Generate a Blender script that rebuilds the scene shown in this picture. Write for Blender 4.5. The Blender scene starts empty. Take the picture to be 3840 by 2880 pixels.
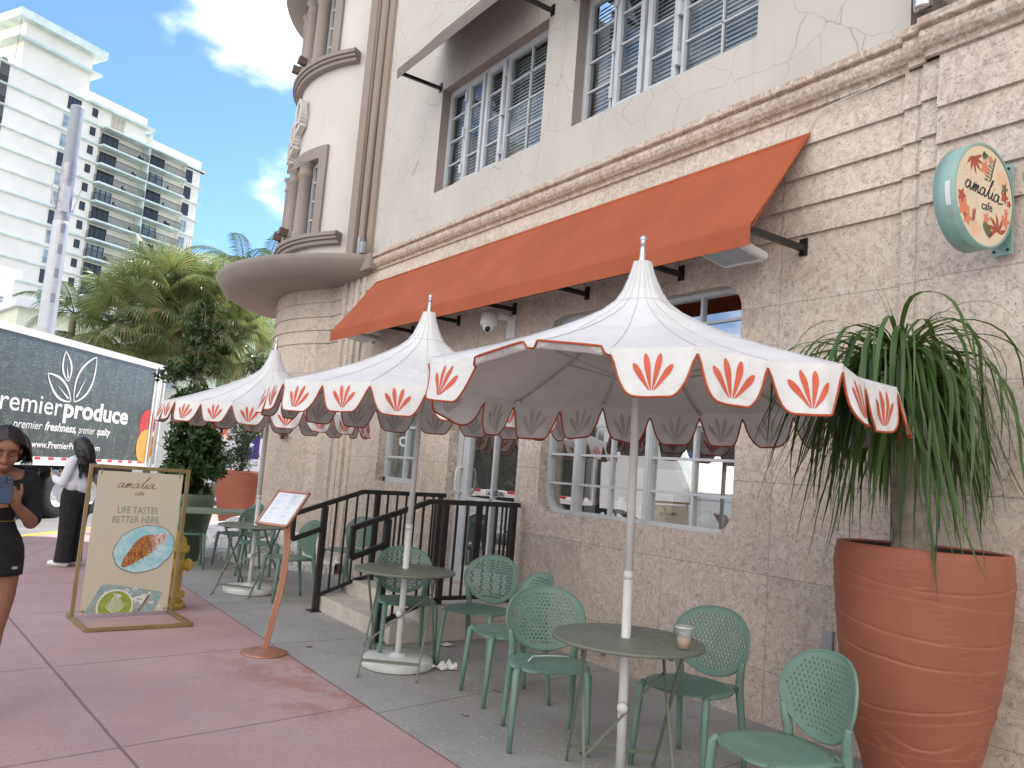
import bpy, bmesh, math, random
from math import sin, cos, pi, radians as R, sqrt, atan2, hypot, tan
from mathutils import Vector, Matrix, noise
from mathutils.geometry import delaunay_2d_cdt
random.seed(7)
S = bpy.context.scene
COL = S.collection
# ------------------------------------------------------------------ camera
CAMP = (0.60189123, 0.11139084, 0.07936614)
def camera():
    yaw, pitch, roll = CAMP
    cy, sy = cos(yaw), sin(yaw)
    f = Vector((sy*cos(pitch), cy*cos(pitch), sin(pitch)))
    r = Vector((cy, -sy, 0)); u = r.cross(f)
    r2 = cos(roll)*r + sin(roll)*u; u2 = -sin(roll)*r + cos(roll)*u
    m = Matrix(((r2.x, u2.x, -f.x, 0), (r2.y, u2.y, -f.y, 0), (r2.z, u2.z, -f.z, 1.5), (0, 0, 0, 1)))
    cd = bpy.data.cameras.new('camera'); cd.sensor_width = 36; cd.lens = 36*3038.7/3840
    cd.clip_end = 3000; cd.clip_start = .05
    o = bpy.data.objects.new('camera', cd); COL.objects.link(o); o.matrix_world = m
    S.camera = o
camera()
# ------------------------------------------------------------------ light
SUN_AZ, SUN_EL = 68, 50
S.view_settings.view_transform = 'Standard'; S.view_settings.look = 'None'
S.view_settings.exposure = 1.12; S.view_settings.gamma = 1
W = bpy.data.worlds.new('World'); S.world = W; W.use_nodes = True
def world():
    nt = W.node_tree; nt.nodes.clear(); N = nt.nodes.new; L = nt.links.new
    sky = N('ShaderNodeTexSky'); sky.sky_type = 'NISHITA'; sky.sun_disc = False
    sky.sun_elevation = R(SUN_EL); sky.sun_rotation = R(SUN_AZ); sky.air_density = 1.0; sky.dust_density = .25; sky.ozone_density = 3.0
    tc = N('ShaderNodeTexCoord')
    nz = N('ShaderNodeTexNoise'); nz.inputs['Scale'].default_value = 6.5; nz.inputs['Detail'].default_value = 9; nz.inputs['Roughness'].default_value = .56
    mp = N('ShaderNodeMapping'); mp.inputs['Scale'].default_value = (1, 1, 1.9); mp.inputs['Location'].default_value = (3.1, 1.7, .4)
    L(tc.outputs['Generated'], mp.inputs[0]); L(mp.outputs[0], nz.inputs['Vector'])
    # cloud placed by direction; wide unseen patches are added to light the shaded front
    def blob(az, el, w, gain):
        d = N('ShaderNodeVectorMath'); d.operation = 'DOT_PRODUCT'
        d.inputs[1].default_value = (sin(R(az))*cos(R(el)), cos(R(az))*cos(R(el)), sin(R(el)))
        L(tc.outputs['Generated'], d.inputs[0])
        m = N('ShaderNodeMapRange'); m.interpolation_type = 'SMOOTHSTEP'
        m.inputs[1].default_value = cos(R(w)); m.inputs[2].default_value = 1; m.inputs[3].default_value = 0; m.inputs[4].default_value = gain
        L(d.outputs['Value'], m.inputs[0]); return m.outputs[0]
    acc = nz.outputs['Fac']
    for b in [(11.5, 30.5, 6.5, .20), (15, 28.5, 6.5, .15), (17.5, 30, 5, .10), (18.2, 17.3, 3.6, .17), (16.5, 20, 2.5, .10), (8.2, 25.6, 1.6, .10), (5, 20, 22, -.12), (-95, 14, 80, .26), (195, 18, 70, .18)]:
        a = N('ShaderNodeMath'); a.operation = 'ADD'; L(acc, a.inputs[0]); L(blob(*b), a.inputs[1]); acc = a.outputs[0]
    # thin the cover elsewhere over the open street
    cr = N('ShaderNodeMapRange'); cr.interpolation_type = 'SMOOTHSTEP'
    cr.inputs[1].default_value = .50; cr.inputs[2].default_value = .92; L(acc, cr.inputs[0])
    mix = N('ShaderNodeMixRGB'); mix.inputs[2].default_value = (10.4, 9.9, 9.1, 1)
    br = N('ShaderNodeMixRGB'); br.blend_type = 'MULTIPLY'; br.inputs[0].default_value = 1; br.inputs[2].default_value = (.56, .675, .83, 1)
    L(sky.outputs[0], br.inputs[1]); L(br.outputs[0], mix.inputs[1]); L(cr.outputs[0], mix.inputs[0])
    bg = N('ShaderNodeBackground'); bg.inputs[1].default_value = .15
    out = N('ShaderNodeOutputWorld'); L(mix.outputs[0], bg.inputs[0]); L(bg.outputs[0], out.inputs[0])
world()
sd = bpy.data.lights.new('sun', 'SUN'); sd.energy = 3.6; sd.angle = R(.5); sd.color = (1, .95, .87)
so = bpy.data.objects.new('sun', sd); COL.objects.link(so)
so.rotation_euler = Vector((sin(R(SUN_AZ))*cos(R(SUN_EL)), cos(R(SUN_AZ))*cos(R(SUN_EL)), sin(R(SUN_EL)))).to_track_quat('Z', 'Y').to_euler()

# ------------------------------------------------------------------ materials
MATS = {}
class NT:
    def __init__(s, name):
        s.m = bpy.data.materials.new(name); s.m.use_nodes = True; s.nt = s.m.node_tree
        s.b = s.nt.nodes['Principled BSDF']; s.out = s.nt.nodes['Material Output']
    def n(s, t, **k):
        x = s.nt.nodes.new('ShaderNode'+t)
        for a, v in k.items(): setattr(x, a, v)
        return x
    def l(s, a, b): s.nt.links.new(a, b)
    def val(s, v): x = s.n('Value'); x.outputs[0].default_value = v; return x.outputs[0]
    def math(s, op, a, b=None, c=None, clamp=False):
        x = s.n('Math', operation=op, use_clamp=clamp)
        for i, v in enumerate((a, b, c)):
            if v is None: continue
            if isinstance(v, (int, float)): x.inputs[i].default_value = v
            else: s.l(v, x.inputs[i])
        return x.outputs[0]
    def pos(s): 
        if not hasattr(s, 'p'): s.p = s.n('NewGeometry').outputs['Position']
        return s.p
    def obj(s): return s.n('TexCoord').outputs['Object']
    def noise(s, scale, detail=6, rough=.6, vec=None, dist=0, out='Fac'):
        x = s.n('TexNoise'); x.inputs['Scale'].default_value = scale; x.inputs['Detail'].default_value = detail
        x.inputs['Roughness'].default_value = rough; x.inputs['Distortion'].default_value = dist
        s.l(vec if vec is not None else s.obj(), x.inputs['Vector']); return x.outputs[out]
    def vor(s, scale, feature='F1', vec=None, out='Distance', rnd=1):
        x = s.n('TexVoronoi', feature=feature); x.inputs['Scale'].default_value = scale; x.inputs['Randomness'].default_value = rnd
        s.l(vec if vec is not None else s.obj(), x.inputs['Vector']); return x.outputs[out]
    def rng(s, v, a, b, c=0., d=1., smooth=True):
        x = s.n('MapRange'); x.interpolation_type = 'SMOOTHSTEP' if smooth else 'LINEAR'
        s.l(v, x.inputs[0])
        for i, q in enumerate((a, b, c, d)): x.inputs[i+1].default_value = q
        return x.outputs[0]
    def mix(s, f, a, b, mode='MIX'):
        x = s.n('MixRGB', blend_type=mode)
        for i, v in enumerate((f, a, b)):
            if isinstance(v, (int, float)): x.inputs[i].default_value = v
            elif isinstance(v, tuple): x.inputs[i].default_value = (*v, 1)
            else: s.l(v, x.inputs[i])
        return x.outputs[0]
    def bump(s, h, strength=.3, dist=.01):
        x = s.n('Bump'); x.inputs['Strength'].default_value = strength; x.inputs['Distance'].default_value = dist
        s.l(h, x.inputs['Height']); s.l(x.outputs[0], s.b.inputs['Normal'])
    def col(s, c):
        if isinstance(c, tuple): s.b.inputs['Base Color'].default_value = (*c, 1)
        else: s.l(c, s.b.inputs['Base Color'])
    def rough(s, v):
        if isinstance(v, (int, float)): s.b.inputs['Roughness'].default_value = v
        else: s.l(v, s.b.inputs['Roughness'])

def paint(name, c, rough=.5, metal=0, var=.12, scale=6, bump=0, bscale=80, spec=.5, dirt=0, trans=0):
    if name in MATS: return MATS[name]
    t = NT(name); n = t.noise(scale, 5, .6)
    c2 = tuple(max(0, x*(1-var*2)) for x in c); c1 = tuple(min(1, x*(1+var*.6)) for x in c)
    cc = t.mix(t.rng(n, .3, .7), c2, c1)
    if dirt:
        d = t.rng(t.noise(3, 8, .7), .5, .75, 0, dirt); cc = t.mix(d, cc, tuple(x*.45 for x in c))
    t.col(cc); t.rough(t.rng(t.noise(scale*3, 4), .3, .7, max(0, rough-.07), min(1, rough+.08)))
    t.b.inputs['Metallic'].default_value = metal; t.b.inputs['Specular IOR Level'].default_value = spec
    if bump: t.bump(t.noise(bscale, 4), bump, .002)
    if trans:
        tr = t.n('BsdfTranslucent'); t.l(cc, tr.inputs[0]); mx = t.n('MixShader'); mx.inputs[0].default_value = trans
        t.l(t.b.outputs[0], mx.inputs[1]); t.l(tr.outputs[0], mx.inputs[2]); t.l(mx.outputs[0], t.out.inputs[0])
    MATS[name] = t.m; return t.m

def m_stone(name='coral_stone', base=(.575, .485, .395), joints=True, tint=(.52, .44, .39), dark=1.0, jv=.985, y0=3.55):
    if name in MATS: return MATS[name]
    t = NT(name); p = t.pos()
    a = t.noise(1.6, 5, .6, p); b = t.noise(14, 8, .72, p, 1.4); c = t.vor(55, 'F1', p); d = t.noise(34, 5, .75, p, .8)
    wv = t.noise(5, 6, .7, p, 3.5)
    cc = t.mix(t.rng(a, .35, .65), base, tint)
    cc = t.mix(t.rng(b, .42, .58, 0, .8), cc, (.69, .61, .53)); blot = t.noise(4.5, 4, .6, p, .5); cc = t.mix(t.rng(blot, .54, .70, 0, .38), cc, (.38, .30, .24))
    cc = t.mix(t.rng(wv, .55, .68, 0, .35), cc, (.36, .30, .25))
    pit = t.math('MULTIPLY', t.rng(c, .10, .32, 1, 0), t.rng(t.noise(11, 5, .6, p, 1), .47, .60))
    cc = t.mix(t.math('MULTIPLY', pit, .85), cc, (.13, .105, .09))
    vein = t.math('MULTIPLY', t.rng(t.vor(26, 'DISTANCE_TO_EDGE', t.noise(9, 3, .6, p, 0, 'Color')), .0, .02, 1, 0), .0)
    sp = t.rng(d, .51, .65, 0, .62); cc = t.mix(sp, cc, (.22, .18, .155))
    h = t.math('SUBTRACT', b, t.math('MULTIPLY', pit, .8))
    if joints:
        sx = t.n('SeparateXYZ'); t.l(p, sx.inputs[0]); X, Y, Z = sx.outputs
        lo = t.rng(Z, 2.9, 2.93)  # above this the blocks are built as real courses
        vy = t.math('ABSOLUTE', t.math('SUBTRACT', t.math('FRACT', t.math('DIVIDE', t.math('SUBTRACT', Y, y0), jv)), .5))
        vy = t.math('MULTIPLY', t.math('SUBTRACT', .5, vy), jv)
        hz = t.math('ABSOLUTE', t.math('SUBTRACT', t.math('FRACT', t.math('DIVIDE', t.math('SUBTRACT', Z, .34), .622)), .5))
        hz = t.math('MULTIPLY', t.math('SUBTRACT', .5, hz), .622)
        hz = t.math('ADD', hz, t.math('MULTIPLY', lo, 1))
        j = t.rng(t.math('MINIMUM', vy, hz), .0022, .006, 1, 0)
        # each block its own tone
        vid = t.n('CombineXYZ'); t.l(t.math('FLOOR', t.math('DIVIDE', t.math('SUBTRACT', Y, y0), jv)), vid.inputs[0]); t.l(t.math('FLOOR', t.math('DIVIDE', t.math('SUBTRACT', Z, .34), .622)), vid.inputs[1])
        wn = t.n('TexWhiteNoise'); t.l(vid.outputs[0], wn.inputs['Vector'])
        cc = t.mix(1.0, cc, t.mix(wn.outputs['Value'], (.90, .88, .87), (1.08, 1.06, 1.05)), 'MULTIPLY')
        cc = t.mix(t.math('MULTIPLY', j, .42), cc, (.24, .20, .17)); h = t.math('SUBTRACT', h, t.math('MULTIPLY', j, 1.2))
    if dark != 1: cc = t.mix(1.0, cc, (dark, dark, dark*.98), 'MULTIPLY')
    t.col(cc); t.rough(.82); t.bump(h, .45, .006); MATS[name] = t.m; return t.m

def m_stucco(name, base, cracks=False):
    if name in MATS: return MATS[name]
    t = NT(name); p = t.pos()
    cc = t.mix(t.rng(t.noise(1.1, 6, .6, p), .35, .7), tuple(x*.92 for x in base), base)
    # vertical weather streaks
    mp = t.n('Mapping'); mp.inputs['Scale'].default_value = (3.5, 3.5, .35); t.l(p, mp.inputs[0])
    cc = t.mix(t.rng(t.noise(1.6, 6, .65, mp.outputs[0]), .5, .75, 0, .30), cc, tuple(x*.72 for x in base))
    h = t.noise(90, 4, .6, p)
    if cracks:
        q = t.n('VectorMath', operation='ADD'); t.l(p, q.inputs[0])
        nn = t.n('VectorMath', operation='SCALE'); nn.inputs['Scale'].default_value = .42
        t.l(t.noise(1.7, 3, .5, p, 0, 'Color'), nn.inputs[0]); t.l(nn.outputs[0], q.inputs[1])
        mp2 = t.n('Mapping'); mp2.inputs['Scale'].default_value = (0, 1, 1.0); t.l(q.outputs[0], mp2.inputs[0])
        e = t.vor(2.3, 'DISTANCE_TO_EDGE', mp2.outputs[0])
        mask = t.rng(t.noise(.9, 3, .5, p), .34, .48)
        cr = t.math('MULTIPLY', t.rng(e, .001, .010, 1, 0), mask)
        cc = t.mix(t.math('MULTIPLY', cr, .60), cc, tuple(x*.45 for x in base))
        sm = t.math('MULTIPLY', t.rng(t.vor(1.1, 'F1', p, 'Color'), .55, .56), t.rng(t.noise(2, 2, .5, p), .52, .54, 0, .25))
        cc = t.mix(sm, cc, tuple(x*.86 for x in base))
    t.col(cc); t.rough(.9); t.bump(h, .25, .002); MATS[name] = t.m; return t.m

def m_pink():
    t = NT('pink_concrete'); p = t.pos()
    sx = t.n('SeparateXYZ'); t.l(p, sx.inputs[0]); X, Y, Z = sx.outputs
    wob = t.math('MULTIPLY', t.math('SUBTRACT', t.noise(9, 4, .6, p), .5), .02)
    cc = t.mix(t.rng(t.noise(.7, 5, .6, p), .35, .65), (.44, .29, .265), (.52, .36, .33))
    cc = t.mix(t.rng(t.noise(3.2, 7, .65, p), .45, .75, 0, .5), cc, (.42, .315, .315))
    # worn patches where the old darker red coat remains
    near = t.math('MULTIPLY', t.rng(X, 1.55, 2.1), t.math('MULTIPLY', t.rng(Y, 4.4, 4.9), t.rng(Y, 6.3, 6.7, 1, 0)))
    pt = t.math('MULTIPLY', t.rng(t.noise(2.6, 8, .68, p, .4), .50, .53), near)
    cc = t.mix(t.math('MULTIPLY', pt, .75), cc, (.42, .20, .165))
    pt2 = t.math('MULTIPLY', t.rng(t.noise(3.1, 8, .6, p, .9), .56, .60), near); cc = t.mix(t.math('MULTIPLY', pt2, .5), cc, (.45, .37, .35))
    # gum spots, grit
    g = t.math('MULTIPLY', t.rng(t.vor(7, 'F1', t.noise(4, 2, .5, p, 0, 'Color') if False else p), .05, .075, 1, 0), t.rng(t.noise(2.7, 2, .5, p), .46, .50)); cc = t.mix(t.rng(t.noise(1.3, 9, .72, p, 1.2), .56, .70, 0, .30), cc, (.24, .165, .16)); fs = t.math('MULTIPLY', t.rng(t.noise(38, 3, .6, p), .66, .70), .5); cc = t.mix(fs, cc, (.17, .12, .115)); cc = t.mix(t.math('MULTIPLY', g, .45), cc, (.2, .14, .14))
    cc = t.mix(t.rng(t.noise(120, 3, .6, p), .58, .75, 0, .45), cc, (.22, .15, .15))
    cc = t.mix(t.rng(t.noise(160, 3, .6, p), .62, .75, 0, .3), cc, (.62, .5, .48))
    lines = []
    def line(x0, y0, x1, y1, w=.006):
        dx, dy = x1-x0, y1-y0; Ln = hypot(dx, dy); nx, ny = dy/Ln, -dx/Ln
        d = t.math('ADD', t.math('MULTIPLY', X, nx), t.math('MULTIPLY', Y, ny)); d = t.math('SUBTRACT', d, nx*x0+ny*y0)
        d = t.math('ABSOLUTE', t.math('ADD', d, wob)); lines.append(t.rng(d, w, w*2.4, 1, 0))
    line(.598, 8.274, .934, 4.246, .005)
    for a, b in ((2.55, 2.84), (4.35, 4.77), (6.10, 6.48), (7.98, 8.36), (9.68, 9.98), (11.35, 11.7)): line(0, a, 2.37, b, .004)
    line(.79, 10.28, 1.33, 11.17, .004); line(1.12, 12.24, 1.54, 13.48, .004); line(2.37-.011, 0, 2.37-.011, 10, .004)
    line(-1.1, 8.3, -.9, 4.2, .006)
    m = lines[0]
    for q in lines[1:]: m = t.math('MAXIMUM', m, q)
    cc = t.mix(t.math('MULTIPLY', m, .75), cc, (.12, .085, .075)); cc = t.mix(t.rng(t.noise(34, 5, .75, p), .38, .62, 0, .30), cc, (.28, .19, .175))
    t.col(cc); t.rough(t.rng(t.noise(2, 5, .6, p), .3, .7, .62, .85))
    t.bump(t.math('SUBTRACT', t.noise(130, 4, .6, p), t.math('MULTIPLY', m, 3)), .35, .003); MATS['pink'] = t.m; return t.m

def m_terrazzo():
    t = NT('grey_exposed_concrete'); p = t.pos()
    sx = t.n('SeparateXYZ'); t.l(p, sx.inputs[0]); X, Y, Z = sx.outputs
    cc = t.mix(t.rng(t.noise(.8, 6, .6, p), .35, .65), (.325, .315, .30), (.42, .41, .39))
    cc = t.mix(t.rng(t.noise(4, 7, .7, p), .5, .75, 0, .5), cc, (.22, .215, .215))
    s1 = t.math('MULTIPLY', t.rng(t.vor(30, 'F1', p), .17, .24, 1, 0), t.rng(t.vor(30, 'F1', p, 'Color'), .70, .72)); cc = t.mix(t.math('MULTIPLY', s1, .9), cc, (.72, .70, .66))
    s2 = t.math('MULTIPLY', t.rng(t.vor(30, 'F1', p), .10, .16, 1, 0), t.rng(t.vor(30, 'F1', p, 'Color'), .30, .28)); cc = t.mix(t.math('MULTIPLY', s2, .6), cc, (.11, .10, .10))
    cc = t.mix(t.rng(t.noise(140, 3, .6, p), .6, .75, 0, .4), cc, (.13, .13, .13))
    m = None
    for a, b in ((2.9, 3.2), (4.6, 5.06), (6.54, 6.67), (8.4, 8.5), (10.1, 10.2)):
        dx, dy = 2.28, b-a; Ln = hypot(dx, dy); nx, ny = dy/Ln, -dx/Ln
        d = t.math('ABSOLUTE', t.math('SUBTRACT', t.math('ADD', t.math('MULTIPLY', X, nx), t.math('MULTIPLY', Y, ny)), nx*2.37+ny*a))
        q = t.rng(d, .003, .008, 1, 0); m = q if m is None else t.math('MAXIMUM', m, q)
    cc = t.mix(t.math('MULTIPLY', m, .8), cc, (.09, .09, .085)); cc = t.mix(t.rng(t.noise(30, 5, .75, p), .38, .62, 0, .30), cc, (.22, .21, .20))
    t.col(cc); t.rough(.75); t.bump(t.math('SUBTRACT', t.noise(100, 4, .6, p), t.math('MULTIPLY', m, 3)), .3, .003); MATS['terr'] = t.m; return t.m

def m_asphalt():
    t = NT('asphalt'); p = t.pos()
    cc = t.mix(t.rng(t.noise(.5, 6, .6, p), .35, .65), (.16, .155, .15), (.24, .235, .225))
    cc = t.mix(t.rng(t.noise(90, 3, .6, p), .55, .75, 0, .5), cc, (.35, .34, .32)); t.col(cc); t.rough(.85); t.bump(t.noise(120, 4, .6, p), .4, .004); return t.m

def m_glass(name='window_glass', tint=(.8, .86, .86), k=1.0):
    if name in MATS: return MATS[name]
    t = NT(name); t.nt.nodes.remove(t.b)
    g = t.n('BsdfGlossy'); g.inputs['Roughness'].default_value = .01; tr = t.n('BsdfTransparent'); tr.inputs[0].default_value = (*tint, 1)
    fr = t.n('Fresnel'); fr.inputs[0].default_value = 1.6
    bm = t.n('Bump'); bm.inputs['Strength'].default_value = .05; bm.inputs['Distance'].default_value = .02
    t.l(t.noise(1.3, 2, .5, t.pos()), bm.inputs['Height']); t.l(bm.outputs[0], g.inputs['Normal'])
    f = t.math('MULTIPLY', fr.outputs[0], 1.9*k, None, True); f = t.math('ADD', f, .05*k, None, True)
    mx = t.n('MixShader'); t.l(f, mx.inputs[0]); t.l(tr.outputs[0], mx.inputs[1]); t.l(g.outputs[0], mx.inputs[2]); t.l(mx.outputs[0], t.out.inputs[0])
    MATS[name] = t.m; return t.m

def m_leaf(name, c1, c2, rough=.45, trans=.25, scale=2.0, dry=None):
    if name in MATS: return MATS[name]
    t = NT(name); n = t.rng(t.noise(scale, 4, .6), .3, .7)
    gi = t.n('NewGeometry').outputs['Random Per Island']
    cc = t.mix(t.math('MULTIPLY', t.math('ADD', n, gi), .5), c1, c2)
    if dry: cc = t.mix(t.rng(gi, .90, .93), cc, dry)
    t.col(cc); t.rough(rough); t.b.inputs['Specular IOR Level'].default_value = .4
    tr = t.n('BsdfTranslucent'); t.l(t.mix(.5, cc, (.25, .34, .05)), tr.inputs[0]); mx = t.n('MixShader'); mx.inputs[0].default_value = trans
    t.l(t.b.outputs[0], mx.inputs[1]); t.l(tr.outputs[0], mx.inputs[2]); t.l(mx.outputs[0], t.out.inputs[0]); MATS[name] = t.m; return t.m

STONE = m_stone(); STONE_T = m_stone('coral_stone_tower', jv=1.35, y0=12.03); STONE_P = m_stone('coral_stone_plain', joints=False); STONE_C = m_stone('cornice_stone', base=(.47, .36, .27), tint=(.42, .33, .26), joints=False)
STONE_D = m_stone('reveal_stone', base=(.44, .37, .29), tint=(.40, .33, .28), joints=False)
STUC = m_stucco('stucco', (.56, .52, .475), True); STUC2 = m_stucco('tower_stucco', (.62, .58, .545)); BROWN = m_stucco('taupe_trim', (.30, .255, .225)); BROWN2 = m_stucco('taupe_pilaster', (.31, .25, .205))
WHITE = paint('white_frame', (.56, .58, .61), .35, var=.05); METWH = paint('white_metal', (.70, .70, .68), .4, var=.06, dirt=.15); PUREW = paint('clean_white', (.80, .80, .79), .5, var=.03)
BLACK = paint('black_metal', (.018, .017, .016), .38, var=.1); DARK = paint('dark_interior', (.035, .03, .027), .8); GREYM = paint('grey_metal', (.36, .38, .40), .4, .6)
ORANGE = paint('orange_awning_cloth', (.385, .088, .030), .8, var=.06, scale=2, bump=.2, bscale=300); TAUPE = paint('taupe_awning_cloth', (.19, .16, .14), .85, var=.06, bump=.2)
GLASS = m_glass(k=.55); GLASS2 = m_glass('shop_glass', (.94, .95, .94), .26)
SAGE = paint('sage_table_enamel', (.155, .175, .13), .40, var=.015); GREENP = paint('green_chair_plastic', (.155, .255, .205), .42, var=.05, bump=.05)
def m_canvas():
    t = NT('white_canvas'); p = t.pos(); cc = t.mix(t.rng(t.noise(2.2, 6, .65, p, .6), .35, .7), (.66, .65, .63), (.75, .74, .72))
    cc = t.mix(t.rng(t.noise(7, 6, .7, p, 1.5), .60, .78, 0, .30), cc, (.50, .47, .42)); t.col(cc); t.rough(.9)
    h = t.math('ADD', t.math('MULTIPLY', t.noise(3.5, 3, .55, p, 1.8), 1.0), t.math('MULTIPLY', t.noise(260, 3, .6, p), .06)); t.bump(h, .55, .03); return t.m
CANV = m_canvas(); MOTIF = paint('coral_print', (.62, .115, .06), .8, var=.06); GHOST = paint('showthrough_print', (.53, .49, .46), .85, var=.05)
BIND = paint('rust_binding', (.42, .08, .03), .85, var=.1); TERRA = paint('terracotta_planter', (.33, .105, .062), .62, var=.05, scale=4, bump=.1, dirt=.05); COPPER = paint('copper_finish', (.50, .25, .16), .38, .55, var=.08)
GOLD = paint('gold_paint', (.33, .24, .11), .4, .35, var=.1, dirt=.3); YELLOW = paint('hydrant_yellow', (.58, .41, .07), .45, var=.1, dirt=.6, bump=.2)

# ------------------------------------------------------------------ helpers
def link(o, parent=None):
    COL.objects.link(o)
    if parent: o.parent = parent
    return o
def tag(o, label=None, cat=None, group=None, kind=None):
    if label: o['label'] = label
    if cat: o['category'] = cat
    if group: o['group'] = group
    if kind: o['kind'] = kind
    return o
def empty(name, loc=(0, 0, 0), rz=0, label=None, cat=None, group=None):
    o = bpy.data.objects.new(name, None); o.empty_display_size = .1; link(o); o.location = loc; o.rotation_euler.z = rz
    return tag(o, label, cat, group)
class MB:
    def __init__(s): s.v = []; s.f = []; s.mi = []; s.sm = []
    def add(s, vs, fs, mi=0, smooth=False):
        b = len(s.v); s.v += [tuple(v) for v in vs]
        for f in fs: s.f.append(tuple(i+b for i in f)); s.mi.append(mi); s.sm.append(smooth)
        return s
    def box(s, x0, x1, y0, y1, z0, z1, mi=0, m=None):
        vs = [Vector((x, y, z)) for x in (x0, x1) for y in (y0, y1) for z in (z0, z1)]
        if m: vs = [m @ v for v in vs]
        return s.add(vs, [(0, 1, 3, 2), (4, 6, 7, 5), (0, 4, 5, 1), (2, 3, 7, 6), (0, 2, 6, 4), (1, 5, 7, 3)], mi)
    def bar(s, a, b, w, h=None, mi=0, up=(0, 0, 1)):
        h = h or w; a = Vector(a); b = Vector(b); d = (b-a).normalized(); u = Vector(up)
        if abs(d.dot(u)) > .98: u = Vector((0, 1, 0))
        sd_ = d.cross(u).normalized(); u = sd_.cross(d)
        vs = [p+sd_*i*w/2+u*j*h/2 for p in (a, b) for i, j in ((-1, -1), (1, -1), (1, 1), (-1, 1))]
        return s.add(vs, [(3, 2, 1, 0), (4, 5, 6, 7), (0, 1, 5, 4), (1, 2, 6, 5), (2, 3, 7, 6), (3, 0, 4, 7)], mi)
    def tube(s, pts, r, n=10, mi=0, cap=True, closed=False):
        pts = [Vector(p) for p in pts]; k = len(pts); rs = r if isinstance(r, (list, tuple)) else [r]*k
        ref = None; vs = []
        for i, p in enumerate(pts):
            if closed: d = pts[(i+1) % k]-pts[i-1]
            else: d = pts[min(i+1, k-1)]-pts[max(i-1, 0)]
            d = d.normalized() if d.length > 1e-9 else Vector((0, 0, 1))
            if ref is None:
                ref = Vector((1, 0, 0)) if abs(d.x) < .9 else Vector((0, 1, 0))
            ref = (ref-d*ref.dot(d)).normalized(); q = d.cross(ref)
            vs += [p+(ref*cos(2*pi*j/n)+q*sin(2*pi*j/n))*rs[i] for j in range(n)]
        fs = []
        for i in range(k if closed else k-1):
            a, b = i*n, ((i+1) % k)*n
            fs += [(a+j, a+(j+1) % n, b+(j+1) % n, b+j) for j in range(n)]
        if cap and not closed: fs += [tuple(range(n-1, -1, -1)), tuple(range((k-1)*n, k*n))]
        return s.add(vs, fs, mi, True)
    def lathe(s, prof, n=32, c=(0, 0, 0), mi=0, cap=False, m=None, a0=0, a1=2*pi):
        full = abs(a1-a0-2*pi) < 1e-6; k = n if full else n+1; vs = []
        for r, z in prof:
            for j in range(k):
                a = a0+(a1-a0)*j/n; v = Vector((c[0]+r*cos(a), c[1]+r*sin(a), c[2]+z)); vs.append(m @ v if m else v)
        fs = []
        for i in range(len(prof)-1):
            for j in range(n):
                j2 = (j+1) % k; fs.append((i*k+j, i*k+j2, (i+1)*k+j2, (i+1)*k+j))
        if cap: fs += [tuple(range(k-1, -1, -1)), tuple(range((len(prof)-1)*k, len(prof)*k))]
        return s.add(vs, fs, mi, True)
    def sphere(s, c, r, n=14, m=None, mi=0, sq=(1, 1, 1)):
        vs = [(0, 0, -1)]; k = n//2
        for i in range(1, k):
            t = -pi/2+pi*i/k
            for j in range(n): vs.append((cos(t)*cos(2*pi*j/n), cos(t)*sin(2*pi*j/n), sin(t)))
        vs.append((0, 0, 1)); out = []
        for v in vs:
            q = Vector((v[0]*r*sq[0], v[1]*r*sq[1], v[2]*r*sq[2])); q = (m @ q if m else q); out.append(q+Vector(c))
        fs = [(0, 1+(j+1) % n, 1+j) for j in range(n)]
        for i in range(k-2):
            for j in range(n): fs.append((1+i*n+j, 1+i*n+(j+1) % n, 1+(i+1)*n+(j+1) % n, 1+(i+1)*n+j))
        L_ = len(vs)-1; fs += [(1+(k-2)*n+j, 1+(k-2)*n+(j+1) % n, L_) for j in range(n)]
        return s.add(out, fs, mi, True)
    def poly(s, pts, mi=0): return s.add(pts, [tuple(range(len(pts)))], mi)
    def extr(s, pts, d, mi=0):
        n = len(pts); a = [Vector(p) for p in pts]; d = Vector(d); b = [p+d for p in a]
        return s.add(a+b, [tuple(range(n)), tuple(range(2*n-1, n-1, -1))]+[(i, i+n, (i+1) % n+n, (i+1) % n) for i in range(n)], mi)
    def mesh(s, name, mats):
        me = bpy.data.meshes.new(name); me.from_pydata(s.v, [], s.f)
        for m in (mats if isinstance(mats, (list, tuple)) else [mats]): me.materials.append(m)
        me.polygons.foreach_set('material_index', s.mi); me.polygons.foreach_set('use_smooth', s.sm); me.update(); return me
    def build(s, name, mats, parent=None, fix=False, bevel=0):
        me = s.mesh(name, mats)
        if fix:
            bm = bmesh.new(); bm.from_mesh(me); bmesh.ops.recalc_face_normals(bm, faces=bm.faces); bm.to_mesh(me); bm.free()
        o = bpy.data.objects.new(name, me); link(o, parent)
        if bevel:
            b = o.modifiers.new('bevel', 'BEVEL'); b.width = bevel; b.segments = 2; b.limit_method = 'ANGLE'; b.angle_limit = R(40)
        return o
def inpoly(p, poly):
    x, y = p; c = False; n = len(poly)
    for i in range(n):
        x1, y1 = poly[i]; x2, y2 = poly[i-1]
        if (y1 > y) != (y2 > y) and x < (x2-x1)*(y-y1)/(y2-y1)+x1: c = not c
    return c
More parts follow.
